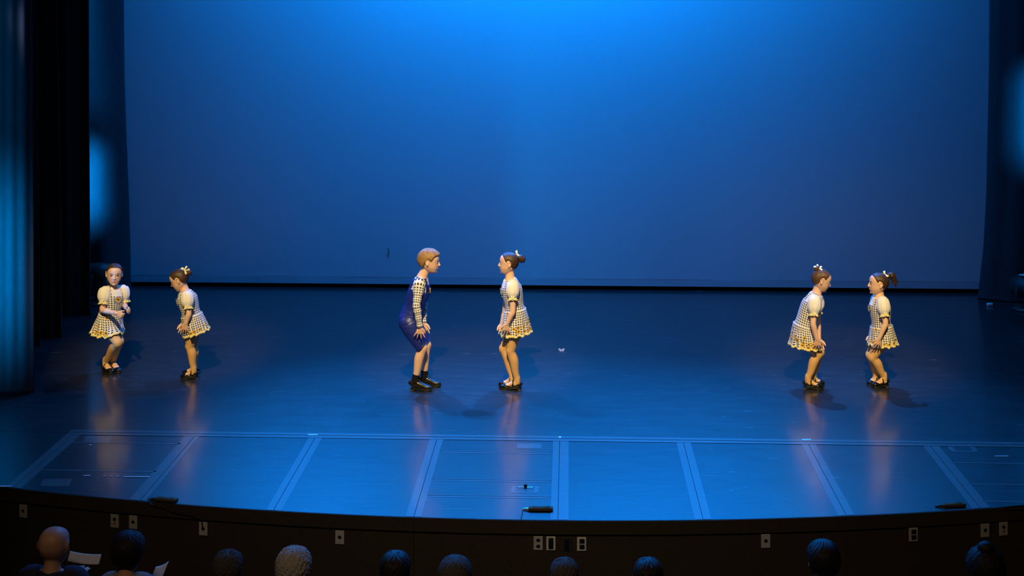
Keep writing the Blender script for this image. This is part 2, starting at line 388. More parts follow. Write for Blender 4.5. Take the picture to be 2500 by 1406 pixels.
# repair patches of tape
for (px0, px1, y0, y1) in ((98, 176, 1169, 1187), (202, 275, 1064, 1080), (1262, 1322, 1083, 1095)):
    a, b, c, d = fl(px0, y1), fl(px1 - 8, y1), fl(px1, y0), fl(px0 + 8, y0)
    if px0 > 1000: b, d = fl(px1, y1), fl(px0, y0)
    tape([a[:2], b[:2], c[:2], d[:2]], .0002, .0012)
def tape_frame(a, b, c, d, t):
    a, b, c, d = [np.array(q[:2]) for q in (a, b, c, d)]; m = (a + b + c + d) / 4
    inn = [q + (m - q) * t for q in (a, b, c, d)]; o = [a, b, c, d]
    for i in range(4): tape([o[i], o[(i + 1) % 4], inn[(i + 1) % 4], inn[i]], .0002, .0012)
tape_frame(fl(1247, 1203), fl(1313, 1203), fl(1316, 1187), fl(1250, 1187), .3)
tape_frame(fl(2325, 1103), fl(2388, 1103), fl(2378, 1089), fl(2312, 1089), .35)
# white spike marks and worn edges
for (px0, px1, y0, y1) in ((752, 776, 1060.5, 1063), (1364, 1370, 1066, 1070), (1958, 1980, 1072.5, 1075.5), (301, 365, 1163.5, 1165.5), (204, 221, 1161, 1163), (252, 259, 1162.5, 1164), (268, 275, 1162.5, 1164), (283, 292, 1163, 1164.5), (0, 27, 1186.5, 1189.2), (2429, 2462, 1113.5, 1115), (217, 224, 1086, 1088)):
    a, b, c, d = fl(px0, y1), fl(px1, y1), fl(px1, y0), fl(px0, y0); tape([a[:2], b[:2], c[:2], d[:2]], .003, .0038, 'white_tape')

# stage front: lip, recess, panels
def arc_wall(x0, x1, z0, z1, out0, thick, n=24):
    mb = MB(); xs = np.linspace(x0, x1, n)
    G = np.zeros((4, n, 3))
    for j, x in enumerate(xs):
        for r, (o_, z) in enumerate(((out0, z0), (out0, z1), (out0 - thick, z1), (out0 - thick, z0))):
            p, a = arc_pt(x, o_); G[r, j] = (p[0], p[1], z)
    G5 = np.concatenate([G, G[:1]]); mb.grid(G5, closed=False)
    b = mb.nv(); mb.V.extend(map(tuple, G[:, 0])); mb.V.extend(map(tuple, G[:, -1])); mb.face([b, b + 1, b + 2, b + 3]); mb.face([b + 7, b + 6, b + 5, b + 4])
    return mb
wall_front = structure(arc_wall(-7.3, 7.3, -1.05, -0.06, -0.05, 0.05, 60).build('wall_front', 'black', None, smooth=False), 'curved dark front wall below the stage edge')
JX = [-6.6, -3.73, -0.985, 1.758, 4.5, 7.2]
for a, b in zip(JX[:-1], JX[1:]): arc_wall(a + .0015, b - .0015, -1.03, -0.105, 0.0, 0.045).build('panel', 'fascia', wall_front, smooth=False)
for a, b in zip(JX[:-1], JX[1:]): arc_wall(a + .001, b - .001, -0.088, -0.002, 0.008, 0.06).build('edge_board', 'fascia', wall_front, smooth=False)
hf = MB(); hf.prism([(-11, -2), (11, -2), (11, 10.5), (-11, 10.5)], -1.12, -1.05)
structure(hf.build('floor_2', 'carpet', None, smooth=False), 'dark carpeted auditorium floor in front of the stage')
for nm, poly in (('wall_back', [(-11, 17.3), (11, 17.3), (11, 17.5), (-11, 17.5)]), ('wall_left', [(-11, YB), (-10.8, YB), (-10.8, 17.3), (-11, 17.3)]), ('wall_right', [(10.8, YB), (11, YB), (11, 17.3), (10.8, 17.3)])):
    wb = MB(); wb.prism(poly, 0.0, 8.5); structure(wb.build(nm, 'black', None, smooth=False), 'black painted ' + {'wall_back': 'back', 'wall_left': 'left', 'wall_right': 'right'}[nm] + ' wall of the stage house')

# ------------------------------------------------------------------ cyclorama and leg curtains
CYCY = 15.68
cy = thing('cyclorama', 'wide pale cyclorama cloth washed in blue light across the back of the stage', 'backdrop', (-0.2, CYCY, 0))
xs = np.linspace(-7.2, 6.8, 140); zs = np.concatenate([np.linspace(.055, 1, 14), np.linspace(1.1, 7.0, 30)])
G = np.zeros((len(zs), len(xs), 3)); G[..., 0] = xs; G[..., 2] = zs[:, None]
G[..., 1] = CYCY + .004 * np.sin(xs * 2.1)[None] * np.exp(-zs / 1.2)[:, None] + .003 * np.sin(xs * 5.3 + 1)[None] * np.exp(-zs / .5)[:, None]
c_ = MB(); c_.grid(G, closed=False); c_.build('cloth', 'cyc', cy, solid=0.004)
hp = MB(); hp.box((-0.2, CYCY - .0085, .078), (7.0, .0012, .034)); hp.build('hem_pocket', 'hem', cy, smooth=False)
st = MB()
p = at(948, 616, CYCY - .006)
st.tube([p + (0, 0, .05), p + (.005, 0, .01), p + (-.005, 0, -.05)], [.006, .010, .004], .0012, lat=(1, 0, 0), n=10); st.build('stain', 'stain', cy)

def leg_curtain(label, Y, xe, side, width, mat, folds, seed, amp=.045, top=7.0, group='black leg curtains on the left', curl=0.0):
    # xe(z) = free (onstage) edge, side = -1 stage right in the photo's left
    r = random.Random(seed)
    t = thing('leg_curtain', label, 'curtain', (xe(0), Y, 0), group)
    n = 180; us = np.linspace(0, 1, n); zs = np.concatenate([[0.004, .05], np.linspace(.12, 1.5, 18), np.linspace(1.6, top, 30)])
    ph = [r.uniform(0, 6.28) for _ in range(4)]
    G = np.zeros((len(zs), n, 3))
    for i, z in enumerate(zs):
        d = us * width
        G[i, :, 0] = xe(z) + side * d * (1 + .01 * np.sin(d * 9 + z))
        wv = np.sin(d * folds + ph[0] + .12 * z) + .55 * np.sin(d * folds * 1.73 + ph[1] - .1 * z) + .3 * np.sin(d * folds * 2.9 + ph[2])
        G[i, :, 1] = Y + amp * wv * (0.75 + .25 * min(1, z)) * np.clip(d / .05, .25, 1) + curl * np.clip(1 - d / .28, 0, 1) ** 2
        G[i, :, 2] = z
    mb = MB(); mb.grid(G, closed=False, flip=side > 0); mb.build('cloth', mat, t, solid=.006)
    hb = MB(); hb.tube([tuple(G[1, j] + np.array([0, 0, -.014])) for j in range(0, n, 3)], .005, .030, lat=(0, 1, 0), n=8); hb.build('hem', mat, t)
    return t
def edge(Y, pts):
    zz = np.array([at(px, py, Y)[2] for px, py in pts]); xx = np.array([at(px, py, Y)[0] for px, py in pts]); o = np.argsort(zz)
    return lambda z: float(np.interp(z, zz[o], xx[o]))
leg_curtain('nearest leg curtain at the far left, raked by cyan light', 11.36, edge(11.36, [(76, 0), (77, 500), (78, 963)]), -1, 1.9, 'leggrey', 24, 11, .016, curl=.05)
leg_curtain('dark leg curtain just showing behind the lit one at far left', 12.93, edge(12.93, [(90, 0), (95, 500), (98, 845)]), -1, 1.6, 'velour', 24, 12, .03)
leg_curtain('black leg curtain, third from the front on the left', 13.25, edge(13.25, [(140, 0), (146, 400), (151, 825)]), -1, 1.8, 'velour', 22, 13, .03)
leg_curtain('black leg curtain in front of the blue lit one, fourth on the left', 14.17, edge(14.17, [(217, 0), (218, 300), (221, 771)]), -1, 2.0, 'velour', 18, 14, .03)
leg_curtain('rearmost left leg curtain with a bright blue pool beside the backdrop', 15.05, edge(15.05, [(288, 0), (290, 200), (295, 350), (301, 500), (304, 600), (306, 726)]), -1, 1.8, 'leggrey', 9, 15, .012, curl=.20)
leg_curtain('right leg curtain lit blue beside the backdrop', 15.15, edge(15.15, [(2427, 0), (2425, 200), (2419, 480), (2412, 610), (2404, 680), (2398, 740)]), 1, 1.8, 'leggrey', 8, 21, .03, curl=.16, group='leg curtain on the right')

# ------------------------------------------------------------------ people
HEAD = np.array([  # z, front, back, half width
    (-.103, .044, .016, .010), (-.096, .060, .000, .026), (-.084, .069, -.016, .040), (-.068, .0735, -.036, .051), (-.055, .0780, -.052, .058),
    (-.040, .0795, -.066, .0645), (-.020, .0805, -.080, .067), (.000, .0790, -.088, .0705), (.020, .0830, -.090, .0715), (.045, .0825, -.087, .069),
    (.066, .072, -.075, .060), (.082, .046, -.055, .045), (.091, .022, -.032, .027), (.095, .004, -.012, .010)])
def head_grid(inf=0.0, n=48, k=3, e=.9):
    A = catmull(HEAD, k); z = A[:, 0]; th = np.linspace(0, 2 * PI, n, endpoint=False)
    c, s_ = np.cos(th), np.sin(th); c = np.sign(c) * abs(c) ** e; s_ = np.sign(s_) * abs(s_) ** e
    inf = np.broadcast_to(np.asarray(inf, float), (len(A), n)) if np.ndim(inf) else np.full((len(A), n), inf)
    hx = np.maximum((A[:, 1] - A[:, 2]) / 2, .004); cx = (A[:, 1] + A[:, 2]) / 2
    G = np.zeros((len(A), n, 3))
    G[..., 0] = cx[:, None] + (hx[:, None] + inf) * c; G[..., 1] = (A[:, 3][:, None] + inf) * s_
    G[..., 2] = z[:, None] + inf * np.clip((z / .095) ** 3, -1, 1)[:, None]
    return G
def hair_line(x, pts): return np.interp(x, [p[0] for p in pts], [p[1] for p in pts])
PULLED = [(-.1, -.070), (-.05, -.064), (-.030, -.040), (-.022, -.012), (-.012, .022), (.010, .028), (.018, .010), (.026, .014), (.038, .036), (.050, .055), (.060, .068), (.09, .074)]
CROPPED = [(-.1, -.066), (-.055, -.060), (-.038, -.046), (-.028, -.018), (-.016, .014), (.008, .016), (.014, .004), (.024, .010), (.040, .036), (.060, .046), (.1, .050)]
SHORT = [(-.1, -.085), (-.05, -.078), (-.028, -.060), (-.022, -.010), (-.010, .018), (.014, .010), (.024, .0), (.04, .03), (.066, .050), (.09, .055)]
def hair_cap(mb, Mh, hs, line, thick, bun=(-.09, 0, .02), lump=0.0, seed=0, wave=0.0):
    base = head_grid(0, 120, 5); r = np.random.default_rng(seed)
    h = base[..., 2] - hair_line(base[..., 0], line)
    t = np.clip(h / .022, 0, 1); t = t * t * (3 - 2 * t)
    inf = -.006 + (thick + .006) * t
    th = np.linspace(0, 2 * PI, 120, endpoint=False)
    if lump:
        ph = r.uniform(0, 6.28, 6)
        zz = base[..., 2] * 90
        inf = inf + lump * t * (np.sin(th * 9 + zz + ph[0]) * np.sin(zz * 1.3 + th * 5 + ph[1]) + .6 * np.sin(th * 17 - zz * 1.7 + ph[2]))
    if wave: inf = inf + wave * t * np.sin(th * 34 + 1.5 * np.sin(base[..., 2] * 60))
    G = head_grid(inf, 120, 5)
    b = nrm(bun); ax1 = nrm(np.cross(b, (0, 1, 0.01))); ax2 = np.cross(b, ax1)
    Gn = G / np.linalg.norm(G, axis=2, keepdims=True)
    u = np.arctan2(Gn @ ax2, Gn @ ax1) * .3; v = np.arccos(np.clip(Gn @ b, -1, 1)) * .3
    u = np.concatenate([u, u[:, :1]], 1); v = np.concatenate([v, v[:, :1]], 1)
    keep = h > -.008
    mask = keep[:-1] & keep[1:] & np.roll(keep, -1, 1)[:-1] & np.roll(keep, -1, 1)[1:]
    du = abs(np.diff(u, axis=1))
    W = (G * hs) @ Mh[:3, :3].T + Mh[:3, 3]
    mb.grid(W, True, mask, (False, bool(keep[-1].all())), u, v)
def headM(c, yaw, pitch=0, roll=0):
    y, p_, r = [math.radians(a) for a in (yaw, pitch, roll)]
    R = Matrix.Rotation(y, 3, 'Z') @ Matrix.Rotation(p_, 3, 'Y') @ Matrix.Rotation(r, 3, 'X')
    A = np.eye(4); A[:3, :3] = np.array(R); A[:3, 3] = c; return A

def lerp(a, b, t): return np.asarray(a) * (1 - t) + np.asarray(b) * t
def torso_path(J, k):
    hip, waist, chest, neck = [np.asarray(J[q], float) for q in ('hip', 'waist', 'chest', 'neck')]
    Lh = nrm(J['hipL'] - J['hipR']); Ls = nrm(J['shL'] - J['shR']); Mh = J['head']; hb = Mh[:3, 3] + Mh[:3, :3] @ np.array([-.012, 0, -.045]) * J['hs']
    dn = nrm(lerp(nrm(hip - waist), (0, 0, -1), .6)); up = nrm(waist - hip)
    rows = [(hip + dn * .062 * k, .062, .050, 0), (hip + dn * .03 * k, .092, .078, 0), (hip + up * .012 * k, .098, .084, 0), (waist, .085, .069, .35), (lerp(waist, chest, .5), .094, .075, .7),
            (chest, .104, .077, 1), (lerp(chest, neck, .6), .100, .058, 1), (lerp(chest, neck, .88), .068, .047, 1), (neck, .043, .041, 1), (lerp(neck, hb, .5), .034, .036, 1), (hb, .034, .037, 1)]
    return np.array([[*p_, a * k, b * k, *nrm(lerp(Lh, Ls, t))] for p_, a, b, t in rows])
def torso_grid(J, k, inf, n=120, kk=8):
    A = torso_path(J, k).copy(); A[:, 3] += inf; A[:, 4] += inf
    A = catmull(A, kk); G, u, v = ring_grid(A, n); t = np.arange(len(A)) / kk
    return G, u, v, t, A
def neck_edge(G, A, tt, lim, drop=.013):
    d = G - A[:, None, :3]; d = d / np.linalg.norm(d, axis=2, keepdims=True); f = np.clip((tt - lim) / .35, 0, 1); f = f * f * (3 - 2 * f)
    return G - d * (drop * f)[..., None]
def leg_rows(J, s, k):
    h, kn, an = J['hip' + s], J['kn' + s], J['an' + s]; hl = J['hip']
    side = nrm(h - hl)
    P = [h + (0, 0, .01 * k), lerp(h, kn, .22), lerp(h, kn, .6), lerp(h, kn, .9), kn, lerp(kn, an, .12), lerp(kn, an, .35), lerp(kn, an, .7), lerp(kn, an, .93), an]
    # calf sits behind the shin line
    back = nrm(np.cross(nrm(an - kn), J['latl'])); back = back if np.dot(back, J['fwd']) < 0 else -back
    P[6] = P[6] + back * .007 * k; P[4] = P[4] - back * .004 * k
    R = np.array([.064, .062, .049, .039, .037, .035, .0375, .029, .0235, .025]) * k
    return np.array(P), R
def arm_rows(J, s, k):
    a, e, w_ = J['sh' + s], J['el' + s], J['wr' + s]
    P = [a, lerp(a, e, .3), lerp(a, e, .7), e, lerp(e, w_, .25), lerp(e, w_, .6), w_]
    return np.array(P), np.array([.035, .031, .026, .024, .0245, .020, .0165]) * k
def hand(mb, w_, tip, palm, thumb, k, curl=.35, spread=.2):
    d = nrm(np.asarray(tip) - w_); t = nrm(np.asarray(thumb) - d * np.dot(thumb, d)); n_ = np.cross(d, t)
    if np.dot(n_, palm) < 0: n_ = -n_
    pl = .050 * k
    mb.tube([w_ - d * .01 * k, w_ + d * .012 * k, w_ + d * pl * .6, w_ + d * pl], [.015 * k, .019 * k, .027 * k, .027 * k], [.0135 * k, .0125 * k, .0115 * k, .0095 * k], lat=t, n=14, k=2)
    for q, (o_, ln) in enumerate(((.0215, .044), (.0073, .050), (-.0073, .047), (-.0215, .037))):
        sp_ = spread * (o_ / .0215); dd = nrm(d + t * sp_); c0 = w_ + d * (pl - .008 * k) + t * o_ * k; pts = [c0]; a = curl * .4
        for f_ in (.45, .3, .25):
            v_ = dd * math.cos(a) + n_ * math.sin(a); pts.append(pts[-1] + v_ * ln * f_ * k * 1.12); a += curl
        mb.tube(pts, np.array([.0066, .0060, .0054, .0044]) * k, lat=t, n=10, k=2)
    b = w_ + d * .014 * k + t * .017 * k; v1 = nrm(d * .62 + t * .68 + n_ * .25); p1 = b + v1 * .024 * k; v2 = nrm(d * .85 + t * .30 + n_ * (.3 + curl * .4)); p2 = p1 + v2 * .018 * k; p3 = p2 + nrm(v2 + n_ * curl * .3) * .012 * k
    mb.tube([b - v1 * .008 * k, b, p1, p2, p3], np.array([.011, .0105, .0088, .0078, .0058]) * k, lat=n_, n=10, k=2)

def human(name, label, J, o):
    """one continuous remeshed body plus clothing children; returns the root"""
    k, hs, Mh = o.get('k', 1.0), o['hs'], J['head']; J['hs'] = hs
    root = thing(name, label, 'person', J['root'], o.get('group')); org = tuple(J['root'])
    b = MB()
    A = torso_path(J, k); b.tube(A[:, :3], A[:, 3], A[:, 4], A[:, 5:8], n=36, k=4)
    for s in 'LR':
        P, R = leg_rows(J, s, k); b.tube(P, R, lat=J['latl'], n=20, k=3)
        P, R = arm_rows(J, s, k); b.tube(P, R, lat=J['latl'] + np.array([.01, .02, .03]), n=16, k=3)
        b.tube([lerp(J['chest'], J['neck'], .55), lerp(lerp(J['chest'], J['neck'], .5), J['sh' + s], .8), J['sh' + s]], [.05 * k, .042 * k, .035 * k], lat=J['latl'] + np.array([.0, .0, .9]), n=14, k=2)
        h, d = J['heel' + s], J['fd' + s]; z = np.array([0, 0, 1.0]); Ls = J['ls' + s]
        b.tube([J['an' + s] + z * .02 * k, h + d * .038 * k + z * .062 * k, h + d * .05 * k + z * .045 * k], [.024 * k, .024 * k, .024 * k], lat=J['latl'], n=12, k=2)
        b.tube([h + d * .020 + z * .042 * k, h + d * .06 * k + z * .050 * k, h + d * Ls * .45 + z * .046 * k, h + d * Ls * .68 + z * .034 * k, h + d * Ls * .88 + z * .026], [.018 * k, .023 * k, .025 * k, .027 * k, .020 * k], [.020 * k, .024 * k, .019 * k, .014 * k, .009 * k], lat=np.cross(z, d), n=14, k=2)
        if not o.get('nohands'):
            hd = o['hands'][s]; hand(b, J['wr' + s], J['tip' + s], hd[0], hd[1], k, hd[2], hd[3])
        else:
            hand(b, J['wr' + s], J['tip' + s], (0, 0, -1), (1 if s == 'L' else -1, 0, 0), k, .4, .1)
    hw = lambda q: (np.asarray(q) * hs) @ Mh[:3, :3].T + Mh[:3, 3]
    b.grid(hw(head_grid(0, 48, 3)), True, None, (True, True))
    lt = Mh[:3, 1]
    if not o.get('lowres'):
        b.tube(hw([(.078, 0, .008), (.0835, 0, -.010), (.0925, 0, -.0245), (.0895, 0, -.030)]), np.array([.0055, .0065, .0078, .0065]) * hs, np.array([.008, .009, .009, .007]) * hs, lat=lt, n=12, k=2)
        for y in (-1, 1): b.ellipsoid(hw((.083, y * .0088, -.030)), np.array([.0075, .0055, .0052]) * hs)
        b.tube(hw([(.069, -.022, -.0520), (.077, -.012, -.0505), (.0812, 0, -.0500), (.077, .012, -.0505), (.069, .022, -.0520)]), np.array([.0025, .0040, .0046, .0040, .0025]) * hs, lat=Mh[:3, 2], n=10, k=2)
        b.tube(hw([(.067, -.020, -.0560), (.0755, -.011, -.0595), (.0790, 0, -.0602), (.0755, .011, -.0595), (.067, .020, -.0560)]), np.array([.0025, .0042, .0048, .0042, .0025]) * hs, lat=Mh[:3, 2], n=10, k=2)
        b.ellipsoid(hw((.062, 0, -.086)), np.array([.013, .016, .011]) * hs)
    for y in (-1, 1):
        Re = Mh[:3, :3] @ np.array(Matrix.Rotation(y * .42, 3, 'Z') @ Matrix.Rotation(-.2, 3, 'Y'))
        b.ellipsoid(hw((-.010, y * .0725, -.008)), np.array([.014, .006, .024]) * hs, Re)
        rim = [(.004, y * .072, .010), (.001, y * .076, .022), (-.012, y * .079, .024), (-.022, y * .080, .012), (-.022, y * .079, -.004), (-.014, y * .078, -.018), (-.005, y * .075, -.028), (.000, y * .072, -.026)]
        b.tube(hw(rim), .0042 * hs, lat=lt, n=8, k=2)
    me = remesh(b, o.get('voxel', .0036), 2)
    V = get_co(me); loc = ((V - Mh[:3, 3]) @ Mh[:3, :3]) / hs
    tint = np.ones((len(V), 4))
    if not o.get('lowres'):
        f = (Mh[:3, 0])
        push = np.zeros(len(V))
        for y in (-1, 1):
            d2 = ((loc - (.080, y * .030, .001)) ** 2 / np.array([.02, .015, .0095]) ** 2).sum(1); push -= .0060 * np.exp(-d2)
            d2 = ((loc - (.075, y * .034, -.030)) ** 2 / np.array([.03, .020, .018]) ** 2).sum(1); tint[:, :3] *= 1 - np.exp(-d2)[:, None] * np.array([.02, .20, .18])
        d2 = ((loc - (.083, 0, .022)) ** 2 / np.array([.02, .035, .007]) ** 2).sum(1); push += .0018 * np.exp(-d2)
        d2 = ((loc - (.083, 0, -.0553)) ** 2 / np.array([.02, .022, .0022]) ** 2).sum(1); push -= .003 * np.exp(-d2)
        lips = ((loc - (.080, 0, -.0553)) ** 2 / np.array([.016, .021, .0095]) ** 2).sum(1)
        tint[:, :3] *= 1 - np.clip(1.6 - 1.4 * lips, 0, 1)[:, None] * np.array([.18, .55, .5])
        V = V + f * (push * hs)[:, None]
    set_co(me, V - np.asarray(org))
    ca = me.color_attributes.new('tint', 'FLOAT_COLOR', 'POINT'); ca.data.foreach_set('color', tint.ravel())
    me.polygons.foreach_set('use_smooth', [True] * len(me.polygons)); me.name = 'body'
    body = link('body', me, o.get('skin', 'skin'), root, org)
    if not o.get('lowres'):
        for y in (-1, 1):
            e = MB(); c = hw((.0668, y * .0300, .0005)); th = np.linspace(0, 2 * PI, 16, endpoint=False); ang = np.radians([2, 14, 28, 42, 54, 70, 90, 120, 150, 178])
            fx = nrm(Mh[:3, :3] @ np.array([1, y * .06, o.get('gaze', 0)])); fy = nrm(np.cross(Mh[:3, 2], fx)); fz = np.cross(fx, fy); rr = .0100 * hs
            Gq = np.array([[c + rr * (fx * math.cos(a) + (fy * math.cos(t) + fz * math.sin(t)) * math.sin(a)) for t in th] for a in ang])
            e.grid(Gq[:4], True, None, (True, False), mi=1); e.grid(Gq[3:], True, None, (False, True), mi=0)
            e.build('eye', ['eye', 'iris'], body)
            bmb = MB(); bmb.tube(hw([(.0800, y * .016, .0200), (.0815, y * .028, .0235), (.0735, y * .044, .0200)]), [.0012 * hs, .0016 * hs, .0008 * hs], lat=Mh[:3, 2], n=8, k=4); bmb.build('eyebrow', o['hair'], body)
            lmb = MB(); lmb.tube(hw([(.0745, y * .019, .0030), (.0780, y * .030, .0062), (.0715, y * .043, .0030)]), .0014 * hs, .0022 * hs, lat=Mh[:3, 2], n=8, k=4); lmb.build('eyelash', 'hair_black', body)
    return root, body
def leg_cover(mb, J, s, k, inf, t0, t1, n=24, flat=False):
    P, R = leg_rows(J, s, k); A = catmull(np.column_stack([P, R]), 6); m = len(A); a, b_ = int(t0 * (m - 1)), int(t1 * (m - 1)); A = A[a:b_ + 1]
    inf = np.linspace(inf[0], inf[1], len(A)) if isinstance(inf, tuple) else inf
    mb.tube(A[:, :3], A[:, 3] + inf, lat=J['latl'], n=n, roundcap=False, caps=True)
    return A

def ribbon_bow(mb, c, ax, up, sz, tails=True):
    """two flattened loops along ax, knot, two tails; up = facing normal"""
    ax, up = nrm(ax), nrm(up); dn = np.cross(ax, up); c = np.asarray(c)
    for sg in (-1, 1):
        pts = [c, c + (ax * sg * .55 + up * .30 - dn * .10) * sz, c + (ax * sg * 1.0 + up * .22 - dn * .22) * sz, c + (ax * sg * .98 - up * .08 - dn * .20) * sz, c + (ax * sg * .5 - up * .12) * sz, c]
        mb.tube(pts, np.array([.10, .24, .32, .32, .24, .10]) * sz, .035 * sz, lat=dn, n=10, k=4)
        if tails: mb.tube([c, c + (ax * sg * .32 + dn * .5 + up * .1) * sz, c + (ax * sg * .5 + dn * 1.1) * sz], np.array([.08, .2, .26]) * sz, .03 * sz, lat=nrm(ax * 1 - dn * .4 * sg), n=10, k=3)
    mb.ellipsoid(c, np.array([.17, .17, .17]) * sz)

def shoe(root, J, s, kind):
    h, d, Ls = J['heel' + s], J['fd' + s], J['ls' + s]; z = np.array([0, 0, 1.0]); l = np.cross(z, d)
    x = np.array([0.0, .03, .10, .22, .36, .52, .68, .82, .93, .985, 1.0])
    hw_ = np.array([.010, .020, .0265, .0275, .0265, .0290, .0325, .0310, .0240, .0130, .005])
    if kind == 'tap_shoe': top = np.array([.052, .062, .064, .050, .040, .037, .045, .043, .036, .027, .020])
    else: top = np.array([.060, .078, .088, .088, .078, .066, .056, .048, .040, .030, .022])
    bot = np.array([.022, .018, .016, .015, .013, .010, .008, .008, .009, .012, .014])
    o = MB(); P = h + d * (x * Ls)[:, None] + z * ((top + bot) / 2)[:, None]
    o.tube(P, hw_, (top - bot) / 2, lat=l, n=24, k=3, pw=.8, roundcap=False)
    me = o.build(kind, 'patent' if kind == 'tap_shoe' and J.get('patent', True) else 'leather', root)
    # sole and heel block
    so = MB(); xs_ = np.array([.0, .06, .2, .36, .55, .7, .85, .95, 1.005]); ws = np.array([.012, .025, .028, .024, .028, .033, .031, .022, .006])
    zt = np.array([.020, .019, .017, .015, .011, .0105, .0105, .012, .014])
    so.tube(h + d * (xs_ * Ls)[:, None] + z * (zt - .003)[:, None], ws + .0015, .0042, lat=l, n=16, k=3, pw=.6, roundcap=False)
    so.tube([h + d * .006 + z * .009, h + d * .016 + z * .009, h + d * .034 + z * .009, h + d * .048 + z * .009], [.012, .022, .026, .026], .0080, lat=l, n=16, pw=.6, roundcap=False)
    so.build('sole', 'rubber', me)
    for c0, c1, wd, zz in ((.62, .93, .029, .0030), (.02, .22, .024, .0012)):
        tp = MB(); tp.tube([h + d * (c0 * Ls) + z * zz, h + d * ((c0 + c1) / 2 * Ls) + z * zz, h + d * (c1 * Ls) + z * zz], [wd, wd + .002, wd * .6], .0018 if zz > .002 else .0012, lat=l, n=14, pw=.6, k=3, roundcap=False); tp.build('tap', 'metal', me)
    if kind == 'tap_shoe':
        stp = MB(); a = np.linspace(-.1, PI + .1, 14); xc = .40 * Ls
        stp.tube([h + d * (xc - .004 * math.sin(t)) + l * .032 * math.cos(t) + z * (.028 + .051 * max(0, math.sin(t)) ** .8) for t in a], .0065, .0018, lat=d, n=8); stp.build('strap', 'patent', me)
        bk = MB(); sd = -1 if np.dot(l, (0, -1, 0)) < 0 else 1
        bk.box(h + d * xc + l * sd * .028 + z * .050, (.005, .003, .0055), np.column_stack([d, l, z]), .001); bk.build('buckle', 'metal', me)
    else:
        lc = MB()
        for q in (.34, .41, .48, .55):
            a = np.linspace(.55, PI - .55, 7); lc.tube([h + d * (q * Ls) + l * .022 * math.cos(t) + z * (np.interp(q, x, top) - .012 + .0165 * math.sin(t)) for t in a], .0018, lat=d, n=6)
        c = h + d * (.32 * Ls) + z * .091
        for sg in (-1, 1):
            lc.tube([c, c + l * sg * .018 + z * .008 + d * .006, c + l * sg * .028 - z * .004 + d * .012, c + l * sg * .012 - z * .002 + d * .010, c], .0017, lat=d, n=6, k=3)
            lc.tube([c, c + l * sg * .014 + d * .020 - z * .008, c + l * sg * .020 + d * .030 - z * .022], .0016, lat=d, n=6, k=3)
        lc.build('laces', 'rubber', me)
        wl = MB(); wl.tube(h + d * (x * Ls)[:, None] + z * .0165, hw_ + .0035, .0028, lat=l, n=16, k=2, pw=.8, roundcap=False); wl.build('welt', 'rubber', me)

def pose(kid):
    """kid: joints in photograph pixels with a depth offset from the dancer's own plane -> metres"""
    J = {}
    feet = {s: (fl(*kid['heel' + s]), fl(*kid['toe' + s])) for s in 'LR'}
    Yk = kid.get('Y') or np.mean([q[1] for s in 'LR' for q in feet[s]])
    P = lambda q: at(q[0], q[1], Yk + (q[2] if len(q) > 2 else 0))
    for n_ in ('hip', 'waist', 'chest', 'neck'): J[n_] = P(kid[n_])
    for s in 'LR':
        for n_ in ('sh', 'el', 'wr', 'tip', 'kn'): J[n_ + s] = P(kid[n_ + s])
        hl, to = feet[s]; hl[2] = 0; to[2] = 0; J['heel' + s] = hl; J['fd' + s] = nrm(to - hl); J['ls' + s] = float(np.linalg.norm(to - hl))
        if 'len' in kid: J['ls' + s] = kid['len']
        J['an' + s] = hl + J['fd' + s] * .040 + np.array([0, 0, .088])
    yw = math.radians(kid['yaw']); J['fwd'] = np.array([math.cos(yw), math.sin(yw), 0]); J['latl'] = np.array([-math.sin(yw), math.cos(yw), 0])
    for s, sg in (('L', 1), ('R', -1)): J['hip' + s] = J['hip'] + J['latl'] * sg * .050 + np.array([0, 0, -.02])
    J['head'] = headM(P(kid['headc']), kid['hyaw'], kid['hpitch'], kid.get('hroll', 0))
    J['root'] = np.array([(J['heelL'] + J['heelR'])[0] / 2, (J['heelL'] + J['heelR'])[1] / 2, 0])
    J['P'] = P; J['Yk'] = Yk
    return J

